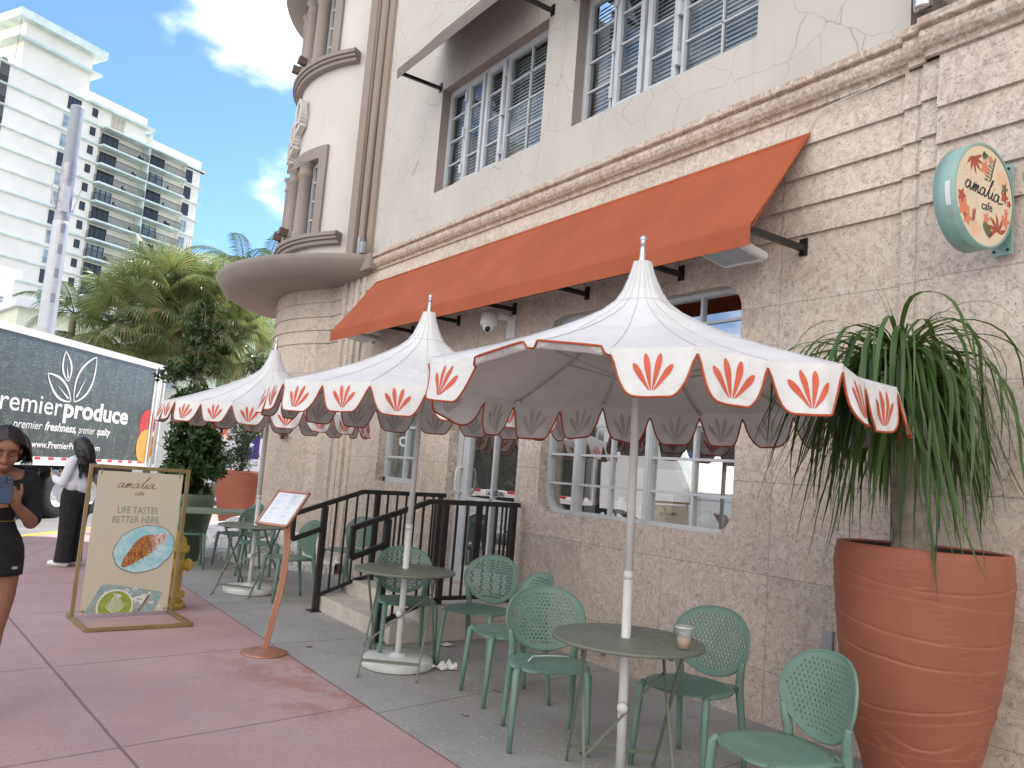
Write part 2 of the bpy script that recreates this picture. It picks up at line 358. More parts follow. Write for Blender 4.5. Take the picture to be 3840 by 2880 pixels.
def holed(outline, holes, fn, thick=None, mi=0, hmi=0, extra=[]):
    """flat outline with holes, mapped to 3-D by fn(u,v,w); w = depth"""
    vs = [Vector(p) for p in outline]; es = [(i, (i+1) % len(outline)) for i in range(len(outline))]
    for h in holes:
        b = len(vs); vs += [Vector(p) for p in h]; es += [(b+i, b+(i+1) % len(h)) for i in range(len(h))]
    vs += [Vector(p) for p in extra]
    V, E_, F, *_ = delaunay_2d_cdt(vs, es, [], 0, 1e-5)
    keep = []
    boxes = [(min(p[0] for p in h), max(p[0] for p in h), min(p[1] for p in h), max(p[1] for p in h)) for h in holes]
    for f in F:
        cx = sum(V[i][0] for i in f)/len(f); cy = sum(V[i][1] for i in f)/len(f)
        if not inpoly((cx, cy), outline): continue
        if any(b[0] <= cx <= b[1] and b[2] <= cy <= b[3] and inpoly((cx, cy), h) for b, h in zip(boxes, holes)): continue
        keep.append(tuple(f))
    mb = MB(); mb.add([fn(v[0], v[1], 0) for v in V], keep, mi)
    if thick:
        mb.add([fn(v[0], v[1], thick) for v in V], [tuple(reversed(f)) for f in keep], mi)
        for loop in [outline]+holes:
            n = len(loop); a = [fn(p[0], p[1], 0) for p in loop]+[fn(p[0], p[1], thick) for p in loop]
            mb.add(a, [(i, (i+1) % n, n+(i+1) % n, n+i) for i in range(n)], hmi)
    return mb
def rrect(a0, a1, b0, b1, r, n=6, corners=(1, 1, 1, 1)):
    out = []
    for (cx, cy, s0, on) in ((a1-r, b0+r, -90, corners[0]), (a1-r, b1-r, 0, corners[1]), (a0+r, b1-r, 90, corners[2]), (a0+r, b0+r, 180, corners[3])):
        if on:
            for i in range(n+1): t = R(s0+90*i/n); out.append((cx+r*cos(t), cy+r*sin(t)))
        else: out.append({-90: (a1, b0), 0: (a1, b1), 90: (a0, b1), 180: (a0, b0)}[s0])
    return out
def text(body, size, mat, m, parent, name='lettering', ext=.001, off=0, fit=None, align='LEFT', shear=0, space=1):
    c = bpy.data.curves.new('t', 'FONT'); c.body = body; c.size = size; c.extrude = ext; c.offset = off; c.align_x = align; c.shear = shear; c.space_character = space; c.resolution_u = 3
    o = bpy.data.objects.new('t', c); COL.objects.link(o); dg = bpy.context.evaluated_depsgraph_get(); dg.update()
    me = bpy.data.meshes.new_from_object(o.evaluated_get(dg)); bpy.data.objects.remove(o); me.materials.clear(); me.materials.append(mat)
    if fit:
        xs = [v.co.x for v in me.vertices]; k = fit/(max(xs)-min(xs)); x0 = min(xs) if align == 'LEFT' else 0
        for v in me.vertices: v.co.x = (v.co.x-x0)*k
    me.transform(m); p = bpy.data.objects.new(name, me); link(p, parent); return p
def frame(o, x, y):
    x = Vector(x).normalized(); y = Vector(y).normalized(); z = x.cross(y)
    return Matrix(((x.x, y.x, z.x, o[0]), (x.y, y.y, z.y, o[1]), (x.z, y.z, z.z, o[2]), (0, 0, 0, 1)))
def copy_tree(o, parent=None, first=True):
    c = o.copy(); COL.objects.link(c); c.parent = parent
    for ch in list(o.children): copy_tree(ch, c)
    return c
def az(a, d, z=0): return (sin(R(a))*d, cos(R(a))*d, z)
# ================================================================== ground
KA = (1.26, 14.42); KD = (sin(R(37)), cos(R(37))); KN = (-KD[1], KD[0])
def kp(t, off=0): return (KA[0]+KD[0]*t+KN[0]*off, KA[1]+KD[1]*t+KN[1]*off)
def ground():
    PK = m_pink(); TZ = m_terrazzo(); AS = m_asphalt()
    def kx(x, off=0): t = (x-KA[0]-KN[0]*off)/KD[0]; return kp(t, off)
    a = kx(-2); b = kx(16)
    mb = MB(); o_ = [(-2, -9), (2.37, -9), (2.37, 12.2), (16, 12.2), b, a]
    mb.poly([(x, y, 0) for x, y in o_]); tag(mb.build('pavement', PK), 'pink tinted concrete pavement with dark joints and worn red patches', kind='structure')
    mb = MB(); mb.poly([(x, y, .0) for x, y in [(2.37, -9), (4.9, -9), (4.9, 12.2), (2.37, 12.2)]]); tag(mb.build('terrace', TZ), 'grey speckled concrete strip under the cafe tables', kind='structure')
    mb = MB(); mb.poly([(-400, -400, -.14), (400, -400, -.14), (400, 400, -.14), (-400, 400, -.14)]); tag(mb.build('road', AS), kind='structure')
    KC = paint('kerb_concrete', (.42, .40, .37), .85, var=.1); KY = paint('kerb_yellow', (.62, .42, .06), .75, var=.15, dirt=.4)
    mb = MB()
    def strip(p, q, w, z0, z1, n, mi):
        vs = []
        for (x, y) in (p, q): vs += [(x, y, z0), (x+n[0]*w, y+n[1]*w, z0), (x+n[0]*w, y+n[1]*w, z1), (x, y, z1)]
        mb.add(vs, [(0, 1, 5, 4), (1, 2, 6, 5), (2, 3, 7, 6), (3, 0, 4, 7), (3, 2, 1, 0), (4, 5, 6, 7)], mi)
    strip(a, b, .16, -.14, .004, KN, 1); strip((-2, -9), a, .16, -.14, .004, (-1, 0), 0)
    tag(mb.build('kerb', [KC, KY]), kind='structure')
ground()
# ================================================================== the cafe building
BL = empty('hotel_building', (4.65, 7, 0), 0, 'corner art deco building with coral stone ground floor, grey cracked stucco and a round tower', 'building')
BX = Matrix.Translation((-4.65, -7, 0))
def bpart(mb, name, mats, parent=None, label=None, fix=False, bevel=0):
    o = mb.build(name, mats, None, fix, bevel); o.data.transform(BX); o.parent = parent or BL
    if label: o['label'] = label
    return o
WX = 4.65; TC = (6.6, 13.05); TR = 2.3
SHOP = (3.88, 6.20, 1.185, 3.04); DOOR = (6.57, 7.93, .30, 2.62); LWIN = (8.66, 9.75, 1.29, 2.85)
U1 = (6.61, 8.85, 4.95, 6.32); U2 = (3.86, 6.10, 4.95, 6.32)
def facade():
    # ground floor stone with real openings
    outl = [(2.66, -.02), (11.85, -.02), (11.85, 3.29), (2.66, 3.29)]
    mb = holed(outl, [rrect(*SHOP, .2), [(DOOR[0], DOOR[2]), (DOOR[1], DOOR[2]), (DOOR[1], DOOR[3]), (DOOR[0], DOOR[3])], [(LWIN[0], LWIN[2]), (LWIN[1], LWIN[2]), (LWIN[1], LWIN[3]), (LWIN[0], LWIN[3])]],
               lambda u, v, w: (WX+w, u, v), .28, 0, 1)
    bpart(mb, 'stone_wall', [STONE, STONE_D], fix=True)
    # rusticated courses (each leans out a little towards its foot)
    zs = [3.29, 3.497, 3.71, 3.938, 4.19]
    mb = MB()
    def course(y0, y1, x, z0, z1):
        mb.add([(x-.022, y0, z0), (x-.022, y1, z0), (x+.004, y1, z1), (x+.004, y0, z1), (x+.3, y0, z0), (x+.3, y1, z0), (x+.3, y1, z1), (x+.3, y0, z1)],
               [(0, 1, 2, 3), (0, 4, 5, 1), (3, 2, 6, 7), (0, 3, 7, 4), (1, 5, 6, 2)])
    for i in range(4): course(2.66, 11.85, WX, zs[i], zs[i+1])
    bpart(mb, 'stone_courses', STONE, fix=True)
    # stepped pier at the right
    mb = MB()
    for (y0, y1, x) in ((2.53, 2.66, WX-.03), (2.41, 2.53, WX-.06), (-9, 2.41, WX-.10)):
        off = 0 if x > WX-.08 else -.09
        mb.box(x, WX+.3, y0, y1, -.02, 3.29+off)
        zz = [z+off for z in zs]; zz[-1] = 4.19
        for i in range(4): course(y0, y1, x, zz[i], zz[i+1])
    mb.box(WX-.16, WX-.098, -9, 2.12, -.02, .50)
    bpart(mb, 'stone_pier', STONE, fix=True)
    # cornice moulding
    mb = MB(); prof = [(0, 4.185), (.022, 4.19), (.022, 4.212), (.03, 4.225), (.058, 4.235), (.080, 4.262), (.090, 4.295), (.086, 4.325), (.072, 4.345), (.105, 4.352), (.112, 4.36), (.112, 4.405), (0, 4.44)]
    segs = [(10.42, WX), (2.64, WX), (2.62, WX-.05), (2.51, WX-.05), (2.49, WX-.10), (-9, WX-.12)]
    for a, b in zip(segs, segs[1:]):
        vs = [(p[1]-q[0], p[0], q[1]) for p in (a, b) for q in prof]; n = len(prof)
        mb.add(vs, [(i, i+1, n+i+1, n+i) for i in range(n-1)], 0)
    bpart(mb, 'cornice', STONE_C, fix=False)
    mb = MB(); mb.box(WX-.02, WX+.35, -9, 10.45, 4.44, 4.441)
    # stucco wall above
    mb = holed([(2.65, 4.40), (10.53, 4.40), (10.53, 13.2), (2.65, 13.2)],
               [[(a, c), (b, c), (b, d), (a, d)] for a, b, c, d in (U1, U2, (6.61, 8.85, 8.5, 9.87), (3.86, 6.10, 8.5, 9.87))], lambda u, v, w: (WX+w, u, v), .26, 0, 1)
    bpart(mb, 'stucco_wall', [STUC, BROWN], fix=True)
    mb = MB(); mb.box(WX+.16, WX+.4, -9, 2.65, 4.40, 13.2); bpart(mb, 'recessed_wall', BROWN2)
    # roof and the body behind, so the building throws its shade
    mb = MB(); mb.box(WX+.01, 20, -9, 11.3, 13.2, 13.5); mb.box(6.0, 20, 11.3, 14.3, 13.0, 13.5); bpart(mb, 'roof', BROWN)
    mb = MB(); mb.box(6.1, 20, 15.0, 15.2, 0, 13.0); mb.box(19.8, 20, -9, 15, 0, 13.2); mb.box(WX+.3, 20, -9.2, -9, 0, 13.2); bpart(mb, 'back_wall', STUC2)
    # fluted pilaster between facade and tower
    mb = MB()
    for (y0, y1, x) in ((10.53, 10.72, .05), (10.72, 10.86, .10), (10.86, 11.0, .06), (11.0, 11.25, .12)): mb.box(WX-x, WX+.3, y0, y1, 4.42, 13.3)
    for y in (10.72, 10.86, 11.0): mb.tube([(WX-.075, y, 4.42), (WX-.075, y, 13.3)], .022, 8)
    bpart(mb, 'pilaster', BROWN2)
    mb = MB()
    for (y0, y1, x) in ((10.60, 10.72, .03), (10.80, 10.93, .045), (11.01, 11.16, .03), (11.24, 11.36, .045)):
        mb.box(WX-x, WX+.05, y0, y1, -.02, 4.15)
    bpart(mb, 'stone_fluting', STONE_P)
facade()
def arc(th0, th1, n): return [R(th0+(th1-th0)*i/n) for i in range(n+1)]
def tower():
    def cyl(r, z0, z1, t0=-150, t1=75, n=72): return r, z0, z1
    mb = MB()
    prof = [(TR, -.02), (TR, 3.29)]
    for a, b in zip([3.29, 3.497, 3.71, 3.938], [3.497, 3.71, 3.938, 4.19]): prof += [(TR+.022, a), (TR-.004, b)]
    mb.lathe([(r, z) for r, z in prof], 96, (*TC, 0), a0=R(-235), a1=R(60)); 
    o = bpart(mb, 'tower_stone', STONE_T)
    # faceted shading between courses
    for p in o.data.polygons: p.use_smooth = False
    # stucco drum with two window bands
    W1 = (-210, -162.5, 5.06, 6.55); W2 = (-210, -162.5, 8.06, 9.6)
    def pt(th, z, r): return (TC[0]+r*cos(R(th)), TC[1]+r*sin(R(th)), z)
    rs = TR-.02; mb = MB()
    def band(z0, z1, t0, t1, r=rs, n=None, m=None, mi=0):
        n = n or max(2, int(abs(t1-t0)/3)); m = m or mb
        vs = [pt(t0+(t1-t0)*i/n, z, r) for z in (z0, z1) for i in range(n+1)]
        m.add(vs, [(i, i+1, n+2+i, n+1+i) for i in range(n)], mi, True)
    band(4.35, 5.06, -235, 60); band(6.55, 8.06, -235, 60); band(9.6, 13.0, -235, 60)
    for z0, z1 in ((5.06, 6.55), (8.06, 9.6)): band(z0, z1, -235, -215); band(z0, z1, -159, 60)
    bpart(mb, 'tower_wall', STUC2)
    # window surrounds, columns, glazing
    for zi, (z0, z1) in enumerate(((5.06, 6.55), (8.06, 9.6))):
        fr = MB()
        def arcbox(t0, t1, r0, r1, a, b, m, mi=0):
            n = max(1, int(abs(t1-t0)/2)); vs = [pt(t0+(t1-t0)*i/n, z, r) for i in range(n+1) for r, z in ((r0, a), (r1, a), (r1, b), (r0, b))]; fs = []
            for i in range(n):
                for j in range(4): fs.append((i*4+j, i*4+(j+1) % 4, i*4+4+(j+1) % 4, i*4+4+j))
            m.add(vs, fs+[(0, 1, 2, 3), (n*4+3, n*4+2, n*4+1, n*4)], mi)
        arcbox(-215, -159, TR-.35, TR+.03, z1-.20, z1, fr)
        arcbox(-163.5, -159, TR-.35, TR+.03, z0, z1-.2, fr); arcbox(-215, -211, TR-.35, TR+.03, z0, z1-.2, fr)
        bpart(fr, 'window_surround', BROWN)
        for th in (-174, -186, -199):
            c = MB(); x, y, _ = pt(th, 0, TR-.02)
            c.lathe([(.13, z0), (.13, z0+.1), (.11, z0+.12), (.105, z1-.45), (.125, z1-.42), (.125, z1-.38), (.11, z1-.36), (.115, z1-.26), (.15, z1-.22), (.15, z1-.2)], 16, (x, y, 0))
            bpart(c, 'column', BROWN)
        for (a, b) in ((-172, -163.5), (-184, -176), (-197, -188)):
            w = MB(); arcbox(a, a+.9, TR-.16, TR-.10, z0, z1-.2, w); arcbox(b-.9, b, TR-.16, TR-.10, z0, z1-.2, w)
            arcbox(a, b, TR-.16, TR-.10, z0, z0+.06, w); arcbox(a, b, TR-.16, TR-.10, z1-.28, z1-.2, w)
            for i in range(1, 4): z = z0+(z1-.2-z0)*i/4; arcbox(a, b, TR-.145, TR-.115, z-.015, z+.015, w)
            wo = bpart(w, 'window', WHITE); g = MB(); band(z0, z1-.2, a, b, TR-.14, m=g); bpart(g, 'pane', GLASS, wo)
        g = MB(); band(z0, z1, -215, -159, TR-.42, m=g); bpart(g, 'dark_room_sheet', DARK)  # dark sheet stands in for the unlit room behind the glass
        # eyebrow ledge
        l = MB()
        for (r0, r1, a, b) in ((TR-.05, TR+.16, z0-.085, z0-.02), (TR-.05, TR+.13, z0-.135, z0-.085), (TR-.05, TR+.09, z0-.2, z0-.135)): arcbox(-222, -147.5, r0, r1, a, b, l)
        bpart(l, 'ledge', BROWN, bevel=.008)
        for th, dz in ((-181, .12), (-190, .12)):
            s = MB(); x, y, _ = pt(th, 0, TR+.12); d = Vector((cos(R(th)), sin(R(th)), 0))
            s.tube([(x, y, z0-.02), (x, y, z0+.08)], .018, 8); c = Vector((x, y, z0+.13)); s.bar(c-d*.04, c+d*.10+Vector((0, 0, .02)), .10, .12)
            bpart(s, 'spotlight', paint('bronze_fixture', (.12, .075, .055), .5))
    # upper canopy of the second floor
    l = MB(); arcbox2 = None
    l.lathe([(TR, 9.55), (TR+.42, 9.62), (TR+.45, 9.68), (TR+.45, 9.84), (TR, 9.9)], 80, (*TC, 0), a0=R(-235), a1=R(-160)); bpart(l, 'upper_canopy', BROWN)
    # big round canopy over the corner
    l = MB(); l.lathe([(TR-.1, 4.16), (3.02, 4.14), (3.14, 4.17), (3.24, 4.24), (3.31, 4.34), (3.34, 4.41), (3.33, 4.425), (TR-.1, 4.44)], 120, (*TC, 0), a0=R(-235), a1=R(-125.5), cap=False)
    l.box(WX-.14, WX+.1, 10.28, 10.7, 4.20, 4.42)
    bpart(l, 'corner_canopy', BROWN)
    # raised sign letters on the drum, seen edge-on
    for i, (th, z) in enumerate(((-181, 7.28), (-187, 6.95), (-192, 6.75))):
        c = Vector(pt(th, z, TR+.005)); d = Vector((cos(R(th)), sin(R(th)), 0)); t = Vector((0, 0, 1)).cross(d)
        l = MB(); ring = []
        for k in range(20):
            a = R(-60+300*k/19); ring.append(c+t*(.11*cos(a))+Vector((0, 0, .22*sin(a)))+d*.07)
        for p, q in zip(ring, ring[1:]): l.bar(p, q, .075, .10, up=d)
        l.bar(c+t*.1+Vector((0, 0, -.2))+d*.05, c-t*.12+Vector((0, 0, -.32))+d*.05, .075, .10, up=d)
        bpart(l, 'raised_letter', STUC2)
tower()
# ------------------------------------------------------------------ windows
def fbar(mb, x, y0, y1, z0, z1, d=.03): mb.box(x-d, x+d, min(y0, y1), max(y0, y1), min(z0, z1), max(z0, z1))
SLAT = paint('blind_slat', (.80, .82, .84), .6, var=.03)
def upper_window(U, tag_='window'):
    y0, y1, z0, z1 = U; x = WX+.15; s = y1-y0
    f = MB(); fbar(f, x, y0, y1, z0, z0+.05); fbar(f, x, y0, y1, z1-.05, z1); fbar(f, x, y0, y0+.04, z0+.05, z1-.05); fbar(f, x, y1-.04, y1, z0+.05, z1-.05)
    cols = [(.0, .19, 1, .03), (.205, .38, 1, .055), (.40, .58, 1, .055), (.60, 1., 2, .03)]   # from the far end
    pan = MB()
    for a, b, k, st in cols:
        ya = y1-.03-a*(s-.06); yb = y1-.03-b*(s-.06); xx = x-.012 if st > .04 else x
        fbar(f, xx, ya, ya-st, z0+.045, z1-.045, .036); fbar(f, xx, yb+st, yb, z0+.045, z1-.045, .036)
        fbar(f, xx, ya-st, yb+st, z0+.045, z0+.045+st, .033); fbar(f, xx, ya-st, yb+st, z1-.045-st, z1-.045, .033)
        for i in range(1, 4): z = z0+.06+(z1-z0-.12)*i/4; fbar(f, xx, ya-st, yb+st, z-.008, z+.008, .018)
        for i in range(1, k): y = ya+(yb-ya)*i/k; fbar(f, xx, y-.008, y+.008, z0+.05, z1-.05, .018)
        pan.add([(xx, ya, z0), (xx, yb, z0), (xx, yb, z1), (xx, ya, z1)], [(0, 1, 2, 3)])
    for yy in (y1-.03-.2*(s-.06), y1-.03-.59*(s-.06)):
        for z in (z0+.22, (z0+z1)/2, z1-.22): f.box(x-.075, x-.03, yy-.02, yy+.02, z-.06, z+.06)
    w = bpart(f, 'window', WHITE); bpart(pan, 'pane', GLASS, w)
    b = MB(); n = 30
    for i in range(n):
        z = z0+.05+(z1-z0-.1)*i/n; b.add([(x+.09, y0+.02, z), (x+.09, y1-.02, z), (x+.105, y1-.02, z+.036), (x+.105, y0+.02, z+.036)], [(0, 1, 2, 3)])
    for y in (y0+.25, y0+.8, y0+1.3, y1-.2): b.tube([(x+.085, y, z0+.05), (x+.085, y, z1-.05)], .003, 4)
    bpart(b, 'blind', SLAT, w)
    d = MB(); d.box(x+.35, x+.36, y0-.1, y1+.1, z0-.1, z1+.1); bpart(d, 'dark_room_sheet', DARK)  # room's darkness put into a dark sheet behind the blind
for U in (U1, U2, (6.61, 8.85, 8.5, 9.87), (3.86, 6.10, 8.5, 9.87)): upper_window(U)
def shop_window():
    y0, y1, z0, z1 = SHOP; x = WX+.13
    mb = holed(rrect(y0-.01, y1+.01, z0-.01, z1+.01, .2), [rrect(y0+.035, y1-.035, z0+.035, z1-.035, .17)], lambda u, v, w: (x-.035+w, u, v), .07)
    rows = [z0+.035+(z1-z0-.07)*i/7 for i in range(8)]
    rows = [1.2, 1.46, 1.73, 2.0, 2.27, 2.53, 2.80, 3.02]
    for yy, w in ((5.77, .035), (4.85, .035)):
        fbar(mb, x, yy-w, yy+w, z0+.03, z1-.03, .04); fbar(mb, x, yy-w+.012, yy+w-.012, z0+.03, z1-.03, .052)
    for a, b, k in ((6.17, 5.805, 1), (5.735, 4.885, 2), (4.815, 3.91, 2)):
        for z in rows[1:-1]: fbar(mb, x, a, b, z-.010, z+.010, .02)
        for i in range(1, k): y = a+(b-a)*i/k; fbar(mb, x, y-.013, y+.013, z0+.03, z1-.03, .024)
    w = bpart(mb, 'window', WHITE, fix=False)
    p = MB(); p.poly([(x, u, v) for u, v in rrect(y0+.02, y1-.02, z0+.02, z1-.02, .18)]); bpart(p, 'pane', GLASS2, w)
    tx = text('SL.J', .10, paint('glass_print', (.30, .27, .24), .6), frame((x+.012, 5.13, 1.80), (0, -1, 0), (0, 0, 1)), None, 'window_lettering', space=1.15); tx.data.transform(BX); tx.parent = w
shop_window()
def left_window():
    y0, y1, z0, z1 = LWIN; x = WX+.15; mb = MB()
    fbar(mb, x, y0, y1, z0, z0+.06, .035); fbar(mb, x, y0, y1, z1-.06, z1, .035); fbar(mb, x, y0, y0+.06, z0, z1, .035); fbar(mb, x, y1-.06, y1, z0, z1, .035)
    fbar(mb, x, (y0+y1)/2-.02, (y0+y1)/2+.02, z0, z1, .03)
    for z in (1.61, 1.99, 2.37): fbar(mb, x, y0, y1, z-.014, z+.014, .026)
    w = bpart(mb, 'window', WHITE); p = MB(); p.poly([(x, y0, z0), (x, y1, z0), (x, y1, z1), (x, y0, z1)]); bpart(p, 'pane', GLASS2, w)
    c = MB(); 
    for i in range(24):
        y = y0+(y1-y0)*i/24; c.add([(x+.13+.02*(i % 2), y, z0), (x+.13+.02*((i+1) % 2), y+.046, z0), (x+.13+.02*((i+1) % 2), y+.046, z1), (x+.13+.02*(i % 2), y, z1)], [(0, 1, 2, 3)])
    bpart(c, 'curtain', paint('pale_curtain', (.30, .38, .36), .8), w)
left_window()
def door():
    y0, y1, z0, z1 = DOOR; x = WX+.17; mb = MB()
    fbar(mb, x, y1-.10, y1, z0, z1, .045); fbar(mb, x, y0, y0+.07, z0, z1, .045); fbar(mb, x, y0+.07, y1-.10, z1-.07, z1, .045)
    fbar(mb, x, y0+.07, y1-.1, 2.32, 2.37, .04)
    fbar(mb, x, y1-.10-.13, y1-.105, z0, 2.32, .03); fbar(mb, x, y0+.075, y0+.11, z0, 2.32, .03)
    fbar(mb, x, y0+.11, y1-.23, 1.19, 1.225, .026); fbar(mb, x, y0+.11, y1-.23, z0, z0+.18, .028); fbar(mb, x, 7.19, 7.225, z0+.18, 2.32, .026)
    d = bpart(mb, 'door', METG); p = MB(); p.poly([(x+.005, y0, z0), (x+.005, y1, z0), (x+.005, y1, z1), (x+.005, y0, z1)]); bpart(p, 'pane', GLASS2, d)
    h = MB(); h.tube([(x-.03, 7.80, 1.26), (x-.10, 7.80, 1.26), (x-.12, 7.80, 1.29), (x-.12, 7.80, 1.50), (x-.10, 7.80, 1.53), (x-.03, 7.80, 1.53)], .013, 10); bpart(h, 'handle', METWH, d)
    tx = text('LANDON', .075, paint('door_print', (.05, .045, .045), .6), frame((x-.004, 7.33, 1.265), (0, -1, 0), (0, 0, 1)), None, 'door_lettering', fit=.31); tx.data.transform(BX); tx.parent = d
METG = paint('door_aluminium', (.52, .54, .57), .35, var=.04)
door()
def interior():
    mb = MB(); mb.box(8.2, 8.3, 2.9, 10.4, 0, 3.6); mb.box(4.95, 8.2, 2.9, 3.0, 0, 3.6); mb.box(4.95, 8.2, 10.3, 10.4, 0, 3.6); mb.box(4.95, 8.2, 8.15, 8.2, 0, 3.6)
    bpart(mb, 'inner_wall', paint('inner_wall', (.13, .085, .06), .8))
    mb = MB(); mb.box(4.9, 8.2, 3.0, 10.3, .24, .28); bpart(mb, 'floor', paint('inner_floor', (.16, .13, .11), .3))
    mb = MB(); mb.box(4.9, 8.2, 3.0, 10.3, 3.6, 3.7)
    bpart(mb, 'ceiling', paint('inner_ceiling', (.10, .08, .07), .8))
    mb = MB(); mb.box(4.86, 5.28, 3.3, 6.5, 1.12, 1.165); bpart(mb, 'window_sill', paint('sill_paint', (.62, .60, .55), .5))
interior()
def entrance_steps():
    t = empty('entrance_steps', (3.9, 7.1, 0), 0, 'pale stone steps climbing between black railings to the glass door', 'steps')
    M_ = paint('step_stone', (.60, .545, .47), .7, var=.08, scale=5, dirt=.2, bump=.15)
    for n, (x, z0, z1) in (('lower_step', (3.27, 0, .15)), ('upper_step', (3.60, .15, .30))):
        mb = MB(); mb.box(x-3.9, 4.645-3.9, 6.29-7.1, 7.97-7.1, z0, z1); mb.build(n, M_, t, bevel=.006)
entrance_steps()
def railing(y, lab):
    t = empty('railing', (3.23, y, 0), 0, lab, 'railing', 'black railings beside the entrance steps')
    def b(name, pts, w, h=None):
        mb = MB()
        for p, q in zip(pts, pts[1:]): mb.bar((p[0]-3.23, 0, p[1]), (q[0]-3.23, 0, q[1]), w, h or w)
        return mb.build(name, BLACK, t)
    b('handrail', [(2.90, .945), (3.63, 1.205), (4.62, 1.215)], .04, .045)
    b('return_rail', [(2.915, .96), (2.915, .70), (3.22, .815)], .04, .045)
    b('bottom_rail', [(3.24, .155), (3.65, .31), (3.84, .352), (4.62, .352)], .035)
    p = b('post', [(3.23, .012), (3.23, 1.04)], .055); mb = MB(); mb.box(-.07, .07, -.07, .07, 0, .012); mb.build('foot_plate', BLACK, p)
    b('post', [(3.80, .30), (3.80, 1.19)], .05); b('post', [(4.56, .30), (4.56, 1.2)], .045)
    def top(x): return .945+(x-2.9)*.356 if x < 3.63 else 1.2
    def bot(x): return .155+(x-3.24)*.378 if x < 3.65 else .345
    for x in (3.35, 3.46, 3.57, 3.69, 3.92, 4.03, 4.14, 4.25, 4.36, 4.47): b('baluster', [(x, bot(x)), (x, top(x))], .018)
railing(6.43, 'nearer black metal railing beside the entrance steps, behind the middle table'); railing(7.85, 'farther black metal railing beside the entrance steps, next to the menu stand')
def curved_steps():
    t = empty('corner_steps', (4.2, 12.0, 0), 0, 'low curved marble steps round the foot of the stone tower', 'steps')
    M_ = NT('weathered_marble'); p = M_.pos(); cc = M_.mix(M_.rng(M_.noise(3, 8, .7, p, 2.5), .48, .62), (.78, .75, .72), (.36, .33, .31)); cc = M_.mix(M_.rng(M_.noise(18, 6, .7, p), .55, .7, 0, .5), cc, (.25, .22, .2)); M_.col(cc); M_.rough(.6)
    for r, z0, z1 in ((3.5, 0, .13), (3.12, .13, .26), (2.75, .26, .39)):
        mb = MB(); mb.lathe([(TR-.05, z1), (r-.02, z1), (r, z1-.02), (r, z0)], 60, (TC[0]-4.2, TC[1]-12.0, 0), a0=R(-232), a1=R(-128)); mb.build('step', M_.m, t)
curved_steps()
def awning(name, y0, y1, ztop, depth, ztip, val, mat, arms, label, grp=None, armz=None):
    t = empty(name, (WX, (y0+y1)/2, ztop), 0, label, 'awning', grp); o = (WX, (y0+y1)/2, ztop)
    L_ = lambda x, y, z: (x-o[0], y-o[1], z-o[2])
    mb = MB(); xt = WX-depth; n = 28; rows = [(WX-.01, ztop), (WX-.10, ztop-(ztop-ztip)*.165), (WX-.3, ztop-(ztop-ztip)*.505), (WX-.5, ztop-(ztop-ztip)*.842), (xt+.01, ztip+.006), (xt, ztip-.01), (xt, ztip-val)]
    vs = []
    for i in range(n+1):
        y = y0+(y1-y0)*i/n
        for k, (x, z) in enumerate(rows):
            sag = -.006*sin(i*2.1)*(1 if k in (2, 3) else 0); vs.append(L_(x, y, z+sag))
    m = len(rows); fs = [(i*m+j, i*m+j+1, (i+1)*m+j+1, (i+1)*m+j) for i in range(n) for j in range(m-1)]; mb.add(vs, fs, 0, False)
    f = mb.build('fabric', mat, t); so_ = f.modifiers.new('thick', 'SOLIDIFY'); so_.thickness = .004
    for p in f.data.polygons: p.use_smooth = False
    fr = MB()
    fr.tube([L_(xt+.02, y0+.02, ztip-.02), L_(xt+.02, y1-.02, ztip-.02)], .014, 6); fr.tube([L_(WX-.03, y0+.02, ztop-.03), L_(WX-.03, y1-.02, ztop-.03)], .014, 6)
    for y in (y0+.02, y1-.02): fr.tube([L_(WX-.03, y, ztop-.03), L_(xt+.02, y, ztip-.02)], .014, 6)
    fr.build('frame', mat, t)
    for y in arms:
        a = MB(); a.bar(L_(WX-.01, y, armz), L_(xt+.02, y, armz), .035, .04); a.build('arm', BLACK, t)
        a = MB(); a.box(*[c for c in (WX-.014-o[0], WX-.002-o[0], y-.03-o[1], y+.03-o[1], armz-.05-o[2], armz+.07-o[2])]); a.build('wall_plate', BLACK, t)
    return t
awning('orange_awning', 3.34, 10.28, 4.02, .60, 3.225, .145, ORANGE, [3.367, 4.497, 5.66, 6.82, 7.94, 9.07, 10.21], 'long burnt orange fabric awning above the shop window and door', None, 3.195)
awning('grey_awning', 6.53, 8.93, 7.18, .62, 6.42, .14, TAUPE, [6.55, 8.91], 'taupe fabric awning over the left upper window', 'upper window awnings', 6.365)
awning('grey_awning', 3.78, 6.18, 7.18, .62, 6.42, .14, TAUPE, [3.80, 6.16], 'taupe fabric awning over the right upper window, only its bracket in view', 'upper window awnings', 6.365)
